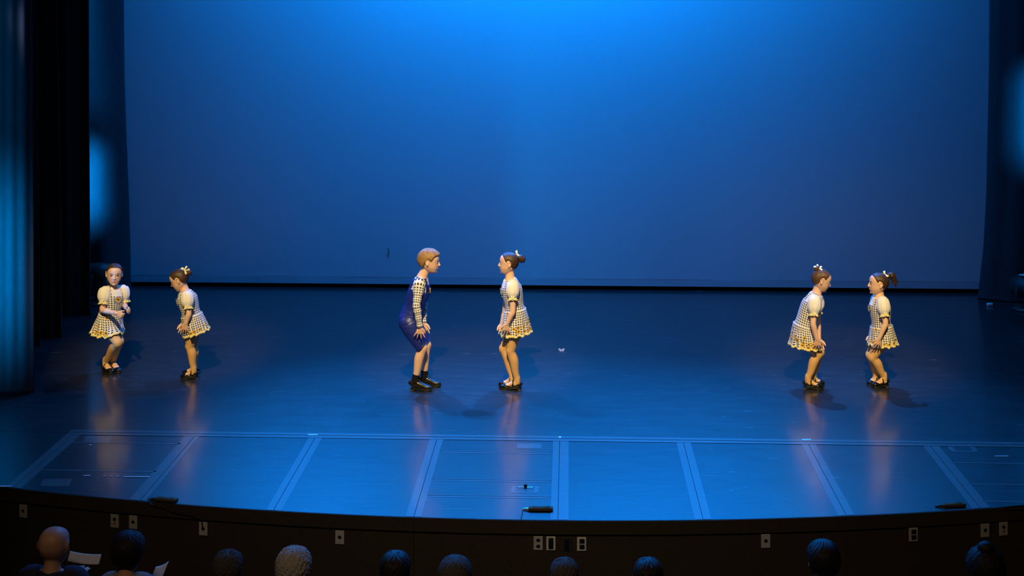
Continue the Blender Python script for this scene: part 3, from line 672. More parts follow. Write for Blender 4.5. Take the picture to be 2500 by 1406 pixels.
def add_hair(root, J, hs, o):
    Mh = J['head']; hw = lambda q: (np.asarray(q, float) * hs) @ Mh[:3, :3].T + Mh[:3, 3]
    hb = MB(); hair_cap(hb, Mh, hs, o['line'], o['thick'], o.get('bun', (-.09, 0, .03)), o.get('lump', 0), o.get('seed', 1), o.get('wave', 0))
    hair = hb.build('hair', o['mat'], root, solid=.002)
    if 'bun' in o and o.get('style', 'bun') == 'bun':
        c = hw(o['bun']); R = o['bunr']; ax = nrm(Mh[:3, :3] @ nrm(o['bun'])); e1 = nrm(np.cross(ax, Mh[:3, 1])); e2 = np.cross(ax, e1)
        bb = MB(); th = np.linspace(0, 2 * PI, 48, endpoint=False); ph = np.linspace(-PI / 2 + .05, PI / 2 - .05, 26); Gq = np.zeros((26, 48, 3))
        for i, p_ in enumerate(ph):
            for j, t in enumerate(th):
                r = R * (1 + .07 * math.sin(3 * t + 7 * p_) + .025 * math.sin(24 * t + 9 * p_)); Gq[i, j] = c + r * (math.cos(p_) * (e1 * math.cos(t) + e2 * math.sin(t)) + ax * math.sin(p_) * .82)
        u = np.tile(np.linspace(0, .6, 49), (26, 1)) + np.linspace(0, .3, 26)[:, None]; bb.grid(Gq, True, None, (True, True), u, np.tile(np.linspace(0, .3, 26)[:, None], (1, 49)))
        bb.build('bun', o['mat'], hair)
    if o.get('style') == 'ponytail':
        pt = MB(); c = hw(o['bun']); rr = random.Random(3)
        for i in range(26):
            d0 = np.array([rr.uniform(-1, 1), rr.uniform(-1, 1), rr.uniform(-1, 1)]) * .016; e = np.array([rr.uniform(-1, 1), rr.uniform(-1, 1), rr.uniform(-1, 1)]) * .018
            up, bk = np.array([0, 0, 1.0]), -J['fwd']; ln = rr.uniform(.75, 1.2)
            pt.tube([c + d0 * .3, c + d0 + bk * .024 + up * .012, c + d0 * 1.3 + bk * .050 * ln + up * .004, c + e + bk * .066 * ln - up * .028 * ln, c + e * 1.2 + bk * .064 * ln - up * .066 * ln], [.006, .0085, .007, .005, .001], lat=(.1, 1, .1), n=8, k=3)
        pt.build('ponytail', o['mat'], hair)
    if 'bow' in o:
        bw = MB(); c, ax, up, sz = o['bow']; ribbon_bow(bw, hw(c), Mh[:3, :3] @ nrm(ax), Mh[:3, :3] @ nrm(up), sz); bw.build('ribbon_bow', 'ribbon', hair)
    return hair

def girl(label, kid, hopt):
    J = pose(kid); k = kid.get('k', 1.0); hs = kid['hs']
    root, body = human('person', label, J, dict(k=k, hs=hs, hands=kid['hands'], hair=hopt['mat'], gaze=kid.get('gaze', 0), group='young dancers on the stage'))
    add_hair(root, J, hs, hopt)
    # tights: both legs and the seat
    tb = MB()
    for s in 'LR':
        leg_cover(tb, J, s, k, .0022, 0, 1.0)
        h, d, Ls = J['heel' + s], J['fd' + s], J['ls' + s]; z = np.array([0, 0, 1.0])
        tb.tube([J['an' + s] + z * .012, h + d * .040 + z * .062, h + d * .052 + z * .046], [.0275, .0275, .026], lat=J['latl'], n=16, k=2)
        tb.tube([h + d * .025 + z * .045, h + d * .06 + z * .052, h + d * Ls * .45 + z * .047, h + d * Ls * .66 + z * .034], [.020, .0245, .026, .026], [.021, .0255, .0205, .014], lat=np.cross(z, d), n=16, k=2)
    A = torso_path(J, k); A = catmull(A[:4], 5); tb.tube(A[:, :3], A[:, 3] + .002, A[:, 4] + .002, A[:, 5:8], n=36)
    tm = remesh(tb, .005, 2); set_co(tm, get_co(tm) - np.asarray(root['_org'])); tm.polygons.foreach_set('use_smooth', [True] * len(tm.polygons)); link('tights', tm, 'tights', root, root['_org'])
    # blouse
    G, u, v, t, A = torso_grid(J, k, .0045)
    th = np.linspace(0, 2 * PI, 120, endpoint=False); tt = t[:, None]; sn, cs = np.sin(th)[None], np.cos(th)[None]
    lim = 6.75 + .95 * abs(cs) ** 1.5 + .15 * (sn < 0) * abs(sn)
    G = neck_edge(G, A, tt, lim); bl = MB(); keep = (tt > 2.6) & (tt < lim + .7); bl.grid(G, True, keep[:-1] & keep[1:], (False, False), u, v); blouse = bl.build('blouse', 'white', root, solid=.002)
    for s in 'LR':
        P, R = arm_rows(J, s, k); a, e = J['sh' + s], J['el' + s]; ax = nrm(e - a); inn = nrm(lerp(J['chest'], J['neck'], .7) - a)
        ln = kid.get('sleeve', .098); n = 64; thq = np.linspace(0, 2 * PI, n, endpoint=False)
        prof = [(-.045, .020), (-.036, .036), (-.018, .049), (.005, .056), (.03, .058), (.055, .055), (.075, .046), (.087, .037), (.093, .034), (.098, .035)]
        pa = np.array(prof); PP = np.array([a + ax * q * ln / .098 + inn * (.012 if q < 0 else .004) for q, r in prof]); AA = np.column_stack([PP, pa[:, 1], pa[:, 1] * .95, np.tile(nrm(J['latl'] + .1), (len(PP), 1))]); AA = catmull(AA, 3)
        Gq, uq, vq = ring_grid(AA, n); cen = AA[:, None, :3]; f = np.linspace(0, 1, len(AA)); rip = (1 + .028 * np.sin(f * PI)[:, None] * (np.sin(thq * 19 + .7)[None] + .8 * np.sin(thq[None] * 11 + 2 * f[:, None])) + .05 * (f > .7)[:, None] * np.sin(thq * 16)[None])
        Gq = cen + (Gq - cen) * rip[..., None]
        sl = MB(); sl.grid(Gq, True, None, (True, False), uq, vq); sl.build('puff_sleeve', 'white', blouse, solid=.0015)
        c = a + ax * ln
        fr = MB(); nn = 72; thf = np.linspace(0, 2 * PI, nn, endpoint=False); rows = []
        e1 = nrm(np.cross(ax, (.2, 1, .3))); e2 = np.cross(ax, e1)
        for q, r, am in ((-.010, .0365, 0), (-.003, .0350, .0), (.004, .0385, .002), (.012, .041, .0045)): rows.append([c + ax * (q + .002 * math.sin(9 * t_) * (am > 0)) + (e1 * math.cos(t_) + e2 * math.sin(t_)) * (r + am * math.sin(18 * t_)) for t_ in thf])
        fr.grid(np.array(rows), True); fr.build('cuff_frill', 'yellow', blouse, solid=.0015)
        out = nrm(np.array(kid.get('bowdir', (0, -1, 0.15)), float) if np.dot(a - J['chest'], (0, -1, 0)) > 0 else -inn); bw = MB(); ribbon_bow(bw, c + out * .044 - ax * .004, nrm(np.cross(ax, out)), out, .021); bw.build('cuff_bow', 'ribbon', blouse)
    # gingham bodice with straps and sunflower
    G, u, v, t, A = torso_grid(J, k, .0088)
    keep = (t > 2.2) & (t < 5.45); kk = (keep[:-1] & keep[1:])[:, None] & np.ones((1, 120), bool)
    bd = MB(); bd.grid(G, True, kk, (False, False), u, v); bodice = bd.build('bodice', 'ging', root, solid=.002)
    G, u, v, t, A = torso_grid(J, k, .0092, 200, 14); th2 = np.linspace(0, 2 * PI, 200, endpoint=False)
    latc = A[:, 3][:, None] * np.cos(th2)[None]
    for sg in (-1, 1):
        m_ = (t[:, None] > 5.3) & (t[:, None] < 7.8) & (sg * latc > .052) & (sg * latc < .080)
        stp = MB(); stp.grid(G, True, m_[:-1] & m_[1:], (False, False), u, v); stp.build('shoulder_strap', 'gingsm', bodice, solid=.002)
    i5 = int(np.argmin(abs(t - 4.85))); fr_ = G[i5, 50] + J['fwd'] * .004; D = nrm(G[i5, 50] - A[i5, :3]); Lx = nrm(np.cross((0, 0, 1), D)); Uz = np.cross(D, Lx)
    sf = MB()
    for q in range(12):
        a = q * PI / 6; dr = Lx * math.cos(a) + Uz * math.sin(a); sf.ellipsoid(fr_ + dr * .016, (.008, .0045, .002), np.column_stack([dr, np.cross(D, dr), D]), 8, 6, 0)
    sf.ellipsoid(fr_ + D * .001, (.009, .009, .004), np.column_stack([Lx, Uz, D]), 12, 6, 1); sf.build('sunflower', ['gold', 'brown'], bodice)
    wf = MB(); ringr = [fr_ + (Lx * math.cos(a) + Uz * math.sin(a)) * (.029 + .003 * math.sin(9 * a)) for a in np.linspace(0, 2 * PI, 37)]; wf.tube(ringr, .004, .002, lat=D, n=6); wf.build('ruffle', 'gingsm', bodice)
    # skirt
    sk = kid['skirt']; P_ = J['P']; cF, cB = P_(sk[0]), P_(sk[1]); hc = (cF + cB) / 2; fv = (cF - cB) / 2; lv = J['latl'] * sk[2]
    if kid.get('hemlat') is not None: lv = np.asarray(kid['hemlat'], float)
    wr_ = A[int(np.argmin(abs(t - 2.75)))]; wT = nrm(A[int(np.argmin(abs(t - 3)))][:3] - A[int(np.argmin(abs(t - 2.5)))][:3]); wc = wr_[:3]
    Lw = nrm(wr_[5:8]); Dw = nrm(np.cross(Lw, wT)); n = 168; thq = np.linspace(0, 2 * PI, n + 1); mrows = 26; Gs = np.zeros((mrows, n, 3)); r = random.Random(kid['seed'])
    nf = kid.get('nfold', 12); p1, p2 = r.uniform(0, 6), r.uniform(0, 6)
    us = np.zeros((mrows, n + 1)); vs = np.zeros((mrows, n + 1)); length = np.linalg.norm(hc - wc) + .03
    for i, f in enumerate(np.linspace(0, 1.0, mrows)):
        c = lerp(wc, hc, f); g = f ** .88; amp = .011 * max(0, f - .12)
        for j in range(n):
            a = thq[j]; rw = Lw * (wr_[3] + .010) * math.cos(a) + Dw * (wr_[4] + .010) * math.sin(a); rh = lv * math.cos(a) + fv * math.sin(a)
            q = lerp(rw, rh, g); qn = nrm(q); wv = math.sin(nf * a + p1) + .5 * math.sin((nf + 5) * a + p2)
            Gs[i, j] = c + q + qn * amp * wv + np.array([0, 0, -.0025 * f * wv])
        us[i] = thq * .12; vs[i] = f * length
    for s in 'LR':
        a0, b0 = J['hip' + s], J['kn' + s]; ab = b0 - a0; tq = np.clip(((Gs - a0) @ ab) / (ab @ ab), 0, 1)[..., None]; dv = Gs - (a0 + ab * tq); dl = np.linalg.norm(dv, axis=2, keepdims=True); lim_ = (.067 * (1 - tq) + .052 * tq) * k + .010
        Gs = np.where(dl < lim_, a0 + ab * tq + dv / dl * lim_, Gs)
    sm = MB(); sm.grid(Gs, True, None, (False, False), us, vs, flip=True); skirt = sm.build('skirt', 'gingfl', root, solid=.002)
    ht = MB(); rows = []
    outv = Gs[-1] - hc; outv /= np.linalg.norm(outv, axis=1)[:, None]; dnv = Gs[-1] - Gs[-4]; dnv /= np.linalg.norm(dnv, axis=1)[:, None]
    for q in (-.014, -.008, -.001, .004): rows.append(Gs[-1] + outv * .0035 + dnv * (q + (.0045 * np.sin(np.arange(n) / n * 2 * PI * 42) if q > 0 or q < -.01 else np.zeros(n)))[:, None])
    ht.grid(np.array(rows), True, flip=True); ht.build('hem_trim', 'yellow', skirt, solid=.002)
    for s in 'LR': shoe(root, J, s, 'tap_shoe')
    return root

DOWN = (0, 0, -1)
# near = camera side.  For a dancer facing right (+X) near is R, facing left near is L.
girl('girl at far left turned to the audience with fists raised', dict(
    seed=1, yaw=-28, hyaw=-70, hpitch=3, hroll=-3, hs=.90, gaze=0, k=1.0, len=.175,
    headc=(279, 669, -.03), neck=(278, 703, 0), chest=(275, 723, 0), waist=(271, 758, 0), hip=(267, 782, 0),
    shR=(255, 712, -.075), elR=(250, 757, -.12), wrR=(284, 764.5, -.20), tipR=(300, 773, -.19),
    shL=(301, 708, .065), elL=(304, 744, .05), wrL=(308, 752, -.08), tipL=(319, 758, -.12),
    knR=(287, 836, -.10), knL=(291, 833, .0), heelR=(253, 904), toeR=(282, 918), heelL=(272, 901.5), toeL=(297, 914),
    hands=dict(R=((0, .3, 1), (0, 0, 1), 1.15, .0), L=((-.5, 0, .5), (0, -.4, 1), 1.15, .0)), skirt=((297, 812), (229, 804), .145), hemlat=(.02, .172, .012), bowdir=(0, -1, .15)),
    dict(mat='hair_dark', line=PULLED, thick=.006, bun=(-.112, 0, .010), bunr=.033, bow=((-.125, 0, .035), (0, 1, 0), (-.6, 0, .7), .026), wave=.0006))
girl('girl second from left in gingham dress, head bowed, yellow bow by her bun', dict(
    seed=2, yaw=180, hyaw=180, hpitch=24, hs=.90,
    headc=(438, 683), neck=(451, 709), chest=(457, 728), waist=(466, 762), hip=(472, 787),
    shL=(457, 724, -.100), elL=(461, 766, -.140), wrL=(454, 790, -.150), tipL=(450, 812, -.146),
    shR=(449, 720, .100), elR=(450, 763, .125), wrR=(447, 788, .11), tipR=(446, 806, .09),
    knL=(464, 845, -.05), knR=(471, 842, .05), heelL=(484, 923.5), toeL=(441, 924), heelR=(486, 915.5), toeR=(446, 915),
    hands=dict(L=((0, 1, 0), (-1, 0, 0), .22, .3), R=((0, -1, 0), (-1, 0, 0), .22, .3)), skirt=((453, 820), (510, 803), .135)),
    dict(mat='hair_dark', line=PULLED, thick=.006, bun=(-.112, 0, .028), bunr=.031, bow=((-.092, .026, .062), (.25, .1, 1), (-.2, 1, .1), .034), wave=.0006))
girl('girl with a dark bun facing the boy at centre stage', dict(
    seed=3, yaw=180, hyaw=180, hpitch=-2, hs=.905,
    headc=(1242, 642.5), neck=(1245, 678), chest=(1249, 704), waist=(1256, 746), hip=(1261, 780),
    shL=(1252, 698, -.105), elL=(1252, 761, -.145), wrL=(1238, 791, -.150), tipL=(1234, 824, -.142),
    shR=(1242, 693, .105), elR=(1232, 764, .130), wrR=(1225, 789, .11), tipR=(1227, 808, .09),
    knL=(1247, 856, -.055), knR=(1230, 851, .05), heelL=(1274, 951), toeL=(1219, 949.5), heelR=(1262, 944.5), toeR=(1217, 943),
    hands=dict(L=((0, 1, 0), (-1, 0, 0), .22, .3), R=((0, -1, 0), (-1, 0, 0), .22, .3)), skirt=((1224, 817), (1296, 810), .140), sleeve=.108),
    dict(mat='hair_dark', line=PULLED, thick=.006, bun=(-.120, 0, .046), bunr=.036, bow=((-.082, -.012, .080), (-.6, .5, -.6), (.2, .8, .8), .034), wave=.0006))
girl('girl second from right leaning forward, bow on top of her head', dict(
    seed=4, yaw=0, hyaw=0, hpitch=17, hs=.905,
    headc=(2005, 684), neck=(1994, 714), chest=(1982, 744), waist=(1965, 786), hip=(1958, 813),
    shR=(1988, 736, -.100), elR=(1985, 791, -.145), wrR=(1994, 828, -.150), tipR=(1997, 860, -.140),
    shL=(1996, 731, .100), elL=(1997, 790, .125), wrL=(2000, 828, .08), tipL=(2003, 852, .06),
    knR=(1996, 864, -.05), knL=(2001, 859, .05), heelR=(1961, 947.5), toeR=(2010, 949.5), heelL=(1974, 940), toeL=(2013, 941),
    hands=dict(R=((0, 1, 0), (1, 0, 0), .2, .42), L=((0, -1, 0), (1, 0, 0), .25, .2)), skirt=((2003, 850), (1927, 840), .140), sleeve=.11),
    dict(mat='hair_mid', line=PULLED, thick=.006, bun=(-.072, 0, .094), bunr=.024, bow=((-.062, -.006, .098), (-1, .3, .1), (.1, -.7, .8), .036), wave=.0006))
girl('girl at far right with a short ponytail', dict(
    seed=5, yaw=180, hyaw=180, hpitch=-3, hs=.905,
    headc=(2144.5, 692.5), neck=(2147, 722), chest=(2148, 747), waist=(2151, 788), hip=(2154, 815),
    shL=(2156, 739, -.100), elL=(2162, 790, -.145), wrL=(2147, 826, -.155), tipL=(2139, 855, -.150),
    shR=(2140, 733, .100), elR=(2134, 796, .125), wrR=(2129, 818, .10), tipR=(2124, 842, .08),
    knL=(2130, 872, -.05), knR=(2125, 866, .05), heelL=(2169, 943.5), toeL=(2128, 945.5), heelR=(2149, 938), toeR=(2117, 940.5),
    hands=dict(L=((0, 1, 0), (-1, 0, 0), .22, .4), R=((0, -1, 0), (-1, 0, 0), .25, .15)), skirt=((2121, 840), (2189, 838), .135), sleeve=.105),
    dict(mat='hair_dark', line=PULLED, thick=.006, bun=(-.070, 0, .070), style='ponytail', bow=((-.058, -.004, .088), (-.3, .9, -.5), (.2, .4, .8), .034), wave=.0006))

def boy(label, kid):
    J = pose(kid); k = kid['k']; hs = kid['hs']
    root, body = human('person', label, J, dict(k=k, hs=hs, hands=kid['hands'], hair='hair_fair', group='young dancers on the stage'))
    Mh = J['head']; hair = add_hair(root, J, hs, dict(mat='hair_fair', line=CROPPED, thick=.0165, lump=.0007, seed=5, wave=.0009, bun=(-.03, 0, .095), style='none'))
    hw = lambda q: (np.asarray(q, float) * hs) @ Mh[:3, :3].T + Mh[:3, 3]
    G, u, v, t, A = torso_grid(J, k, .0045); th = np.linspace(0, 2 * PI, 120, endpoint=False); lim = 7.15 + .9 * abs(np.cos(th))[None] ** 1.5; G = neck_edge(G, A, t[:, None], lim); keep = (t[:, None] > 2.6) & (t[:, None] < lim + .7)
    sb = MB(); sb.grid(G, True, keep[:-1] & keep[1:], (False, False), u, v); shirt = sb.build('shirt', 'gingboy', root, solid=.002)
    for s in 'LR':
        P, R = arm_rows(J, s, k); inn = nrm(lerp(J['chest'], J['neck'], .7) - P[0]); P = np.vstack([P[0] + inn * .05, P[0] + inn * .008 + np.array([0, 0, .002]), P[1:]]); R = np.concatenate([[R[0] * 1.15, R[0] * 1.25], [R[1] * 1.12], R[2:]]); Aq = catmull(np.column_stack([P, R]), 8); sl = MB()
        f = np.linspace(0, 1, len(Aq)); inf = .006 + .0025 * np.sin(f * 46) * (f > .25)
        sl.tube(Aq[:, :3], Aq[:, 3] + inf, lat=J['latl'] + .05, n=36, roundcap=False); sl.build('sleeve', 'gingboy', shirt)
    ob = MB(); A = torso_path(J, k); A[:, 3] += .009; A[:, 4] += .009; A[0, 3:5] += .02; Aq = catmull(A, 8)[:int(5.35 * 8)]; ob.tube(Aq[:, :3], Aq[:, 3], Aq[:, 4], Aq[:, 5:8], n=48, roundcap=False)
    for s in 'LR':
        leg_cover(ob, J, s, k, (.012, .016), 0, .385, 32); ob.ellipsoid(J['hip' + s] + (0, 0, .01), np.array([.080, .072, .080]) * k, None, 24, 14)
    ob.ellipsoid(J['hip'] + (0, 0, .0), np.array([.092, .09, .085]) * k, None, 24, 14)
    om = remesh(ob, .005, 3); set_co(om, get_co(om) - np.asarray(root['_org'])); om.polygons.foreach_set('use_smooth', [True] * len(om.polygons)); ov = link('overalls', om, 'satin', root, root['_org'])
    G, u, v, t, A = torso_grid(J, k, .0095, 200, 14); latc = A[:, 3][:, None] * np.cos(np.linspace(0, 2 * PI, 200, endpoint=False))[None]; sn = np.sin(np.linspace(0, 2 * PI, 200, endpoint=False))[None]
    for sg in (-1, 1):
        m_ = (t[:, None] > 5.2) & (t[:, None] < 7.9) & (sg * latc > .045) & (sg * latc < .078)
        stp = MB(); stp.grid(G, True, m_[:-1] & m_[1:], (False, False), u, v); stp.build('shoulder_strap', 'satin', ov, solid=.003)
    for a_, b_, nm in ((1, 1, 'bib'), (-1, 1, 'back_panel')):
        m_ = (t[:, None] > 5.2) & (t[:, None] < (6.0 if a_ > 0 else 6.3)) & (abs(latc) < .075) & (sn * a_ > .2)
        q = MB(); q.grid(G, True, m_[:-1] & m_[1:], (False, False), u, v); q.build(nm, 'satin', ov, solid=.003)
    i5 = int(np.argmin(abs(t - 5.2))); c = G[i5, 50]; D = J['fwd']; Lx = J['latl']; Uz = np.array([0, 0, 1.0]); em = MB()
    for q in range(10):
        a = q * PI / 5; dr = Lx * math.cos(a) + Uz * math.sin(a); em.ellipsoid(c + dr * .016 + D * .002, (.009, .005, .003), np.column_stack([dr, np.cross(D, dr), D]), 8, 6, 0)
    em.ellipsoid(c + D * .003, (.009, .009, .005), np.column_stack([Lx, Uz, D]), 10, 6, 1); em.build('sunflower', ['gold', 'brown'], ov)
    for s in 'LR':
        hm = MB(); P, R = leg_rows(J, s, k); Aq = catmull(np.column_stack([P, R]), 6); i = int(.375 * (len(Aq) - 1)); hm.tube(Aq[i - 1:i + 2, :3], Aq[i - 1:i + 2, 3] + .0165, lat=J['latl'], n=32, roundcap=False, caps=False); hm.build('hem', 'satin', ov, solid=.002)
        so = MB(); z = np.array([0, 0, 1.0]); h, d = J['heel' + s], J['fd' + s]; up = nrm(J['kn' + s] - J['an' + s])
        so.tube([h + d * .045 + z * .06, J['an' + s], J['an' + s] + up * .02, J['an' + s] + up * .045], [.030, .0295, .029, .030], lat=J['latl'], n=24, k=3, roundcap=False); so.build('sock', 'sock', root)
        shoe(root, J, s, 'oxford_shoe')
    return root
boy('boy in shiny navy overalls and gingham sleeves, hands on thighs', dict(
    seed=6, yaw=0, hyaw=0, hpitch=4, hs=.965, k=1.06, len=.185,
    headc=(1048, 638), neck=(1030, 676), chest=(1024, 708), waist=(1010, 752), hip=(1001, 783),
    shR=(1023, 697, -.112), elR=(1017, 746, -.165), wrR=(1025, 798, -.165), tipR=(1023, 830, -.158),
    shL=(1031, 692, .112), elL=(1034, 743, .14), wrL=(1034, 788, .08), tipL=(1039, 818, .07),
    knR=(1031, 849, -.06), knL=(1041, 842, .06), heelR=(1002, 951.5), toeR=(1048, 954), heelL=(1025, 941), toeL=(1062, 943.5),
    hands=dict(R=((0, 1, 0), (1, 0, 0), .12, .55), L=((0, -1, 0), (1, 0, 0), .2, .3))))

# ------------------------------------------------------------------ audience in the front row
def spectator(label, px, ytop, Y, o):
    hs = o.get('hs', 1.1); k = o.get('k', 1.34); ex = o.get('thick', .01) * hs
    c = at(px, ytop, Y); c = c - np.array([0, 0, .095 * hs + ex]); c[1] = Y
    fz = -1.05; sx = o.get('lean', 0.0)
    J = {}
    J['head'] = headM(c, 90 + o.get('turn', 0), o.get('pitch', 4), o.get('roll', 0))
    nk = c + np.array([-sx * .3, -.035, -.114 * hs]); J['neck'] = nk; J['chest'] = nk + np.array([0, .005, -.11]); hipz = max(fz + .50, J['chest'][2] - .42)
    J['waist'] = lerp(J['chest'], (nk[0], nk[1] + .02, hipz), .55); J['hip'] = np.array([nk[0], nk[1] + .02, hipz])
    J['fwd'] = np.array([0, 1.0, 0]); J['latl'] = np.array([-1.0, 0, 0])
    for s, sg in (('L', -1), ('R', 1)):
        wd = o.get('wd', .168); sh = J['chest'] + np.array([sg * wd, .01, .045]); J['sh' + s] = sh; J['el' + s] = sh + np.array([sg * (0.05 if wd > .16 else -.005), .05, -.26])
        J['wr' + s] = J['el' + s] + np.array([-sg * .06, .21, .03]); J['tip' + s] = J['wr' + s] + np.array([-sg * .05, .10, .0])
        if o.get('hold') and s == o['hold'][0]:
            q = at(*o['hold'][1]); J['wr' + s] = q - np.array([.02 * sg, .11, .06]); J['tip' + s] = q; J['el' + s] = lerp(sh, J['wr' + s], .5) + np.array([sg * .03, 0, -.14])
        J['hip' + s] = J['hip'] + np.array([sg * .075, .03, -.01]); J['kn' + s] = J['hip'] + np.array([sg * .10, .40, .02]); J['kn' + s][2] = fz + .50
        J['heel' + s] = np.array([J['kn' + s][0], J['kn' + s][1] - .03, fz]); J['fd' + s] = np.array([0, 1.0, 0]); J['ls' + s] = .25; J['an' + s] = J['heel' + s] + np.array([0, .05, .11])
    J['root'] = np.array([nk[0], J['hip'][1], fz])
    root, body = human('person', label, J, dict(k=k, hs=hs, nohands=True, lowres=True, voxel=.009, skin='skin_adult', group='spectators in the front row'))
    if o.get('hair'):
        hb = MB(); hair_cap(hb, J['head'], hs, o.get('line', SHORT), o['thick'], (-.07, 0, .055), o.get('lump', .0012), int(px), o.get('wave', 0)); hair = hb.build('hair', o['hair'], root, solid=.002)
        if o.get('bun'):
            bb = MB(); q = (np.asarray(o['bun']) * hs) @ J['head'][:3, :3].T + J['head'][:3, 3]; bb.ellipsoid(q, (.05, .045, .04), None, 20, 14); bb.build('bun', o['hair'], hair)
        if o.get('curls'):
            cb = MB(); rr = np.random.default_rng(int(px)); Gh = head_grid(o['thick'] * .66, 40, 3).reshape(-1, 3); sel = Gh[(Gh[:, 2] > hair_line(Gh[:, 0], o.get('line', SHORT)) + .01)]
            for i in rr.choice(len(sel), min(len(sel), 300), replace=False):
                q = (sel[i] * hs) @ J['head'][:3, :3].T + J['head'][:3, 3]; cb.ellipsoid(q, rr.uniform(.006, .012, 3) * o['curls'], None, 8, 6)
            cb.build('curls', o['hair'], hair)
    G, u, v, t, A = torso_grid(J, k, .012, 72, 6); th = np.linspace(0, 2 * PI, 72, endpoint=False); lim = 7.75 + .25 * abs(np.cos(th))[None]; G = neck_edge(G, A, t[:, None], lim, .026); keep = (t[:, None] > .3) & (t[:, None] < lim + .7)
    sb = MB(); sb.grid(G, True, keep[:-1] & keep[1:], (False, False), u, v)
    shirt = sb.build('shirt', o['shirt'], root, solid=.004)
    for s in 'LR':
        P, R = arm_rows(J, s, k); R = R * 1.12 + .008; inn = nrm(lerp(J['chest'], J['neck'], .75) - P[0]); m5 = MB()
        m5.tube(np.vstack([P[0] + inn * .10 + (0, 0, .012), P[0] + inn * .03 + (0, 0, .004), P[1:6]]), np.concatenate([[R[0] * 1.0, R[0] * 1.28], [R[1] * 1.12], R[2:6]]), lat=J['latl'] + .05, n=20, k=4, roundcap=False); m5.build('sleeve', o['shirt'], shirt)
    tr = MB()
    for s in 'LR': leg_cover(tr, J, s, k, .014, 0, .97, 18)
    tr.build('trousers', 'darkcloth', root)
    for s in 'LR':
        sh_ = MB(); h = J['heel' + s]; d = J['fd' + s]; sh_.tube([h + d * x_ + np.array([0, 0, z_]) for x_, z_ in ((.0, .05), (.06, .055), (.16, .045), (.24, .03), (.265, .025))], [.03, .042, .047, .04, .02], [.045, .05, .042, .027, .02], lat=(1, 0, 0), n=14, k=3, pw=.8, roundcap=False); sh_.build('shoe', 'leather', root)
    return root
spectator('bald man at far left of the front row in a navy shirt', 132, 1287, 7.8, dict(hs=1.13, hair=None, shirt='navy', thick=.0, wd=.158, hold=('R', (212, 1372, 8.12))))
spectator('dark haired person in a grey shirt beside the bald man', 312, 1297, 7.8, dict(hs=1.12, hair='hair_black', thick=.012, shirt='plaid', wd=.125, k=1.25, hold=('R', (386, 1406, 8.1)), line=[(-.1, -.095), (-.03, -.085), (-.022, -.03), (.01, .0), (.04, .03), (.09, .055)]))
spectator('curly grey haired spectator left of the white haired one', 557, 1344, 8.0, dict(hs=1.05, hair='hair_grey', thick=.010, lump=.002, curls=.8, wd=0.115, k=1.15, shirt='darkcloth'))
spectator('fluffy white haired spectator in the front row', 717, 1337, 8.0, dict(hs=1.1, hair='hair_white', thick=.020, lump=.003, curls=1.3, wd=0.118, k=1.15, shirt='darkcloth'))
spectator('dark balding head right of the white haired spectator', 965, 1346, 8.0, dict(hs=1.13, hair='hair_black', thick=.008, wd=0.105, k=1.15, shirt='darkcloth'))
spectator('rounded grey head, nearest left of the socket row', 1111, 1358, 8.0, dict(hs=1.1, hair='hair_grey', thick=.016, wd=0.105, k=1.15, shirt='darkcloth'))
spectator('small dark head just below the row of sockets', 1378, 1363, 8.0, dict(hs=1.0, hair='hair_grey', wd=0.145, k=1.25, thick=.010, lump=.002, shirt='darkcloth'))
spectator('dark curly head right of the row of sockets', 1583, 1363, 8.0, dict(hs=1.02, hair='hair_black', thick=.012, curls=.7, wd=0.145, k=1.25, shirt='darkcloth'))
spectator('tall dark head under the right hand wall plate', 2011, 1319, 7.95, dict(hs=1.1, hair='hair_black', thick=.012, shirt='darkcloth'))
spectator('black curly head with a small topknot at far right', 2406, 1336, 7.9, dict(hs=1.1, hair='hair_black', thick=.022, curls=1.2, bun=(-.02, 0, .115), shirt='darkcloth', line=[(-.1, -.1), (-.03, -.09), (-.02, -.02), (.01, .0), (.09, .055)]))
for lab, c, rot, w_, h_ in (('open paper programme held by the bald man', (206, 1364, 8.15), .10, .19, .07), ('folded paper programme held by the person in grey', (389, 1397, 8.13), -.45, .085, .10)):
    q = at(*c); Gp = np.zeros((8, 14, 3))
    for i in range(8):
        for j in range(14):
            x_ = (j / 13 - .5) * w_; y_ = (i / 7 - .5) * h_; Gp[i, j] = (x_ * math.cos(rot) - .3 * y_ * math.sin(rot), y_ * .75, x_ * math.sin(-rot) * .9 + y_ * .55 + .007 * abs(x_ / w_ * 2) ** 2)
    pb = MB(); pb.grid(Gp + q, closed=False); tag(pb.build('programme', 'paper', None, org=tuple(q), solid=.002), lab, 'programme')

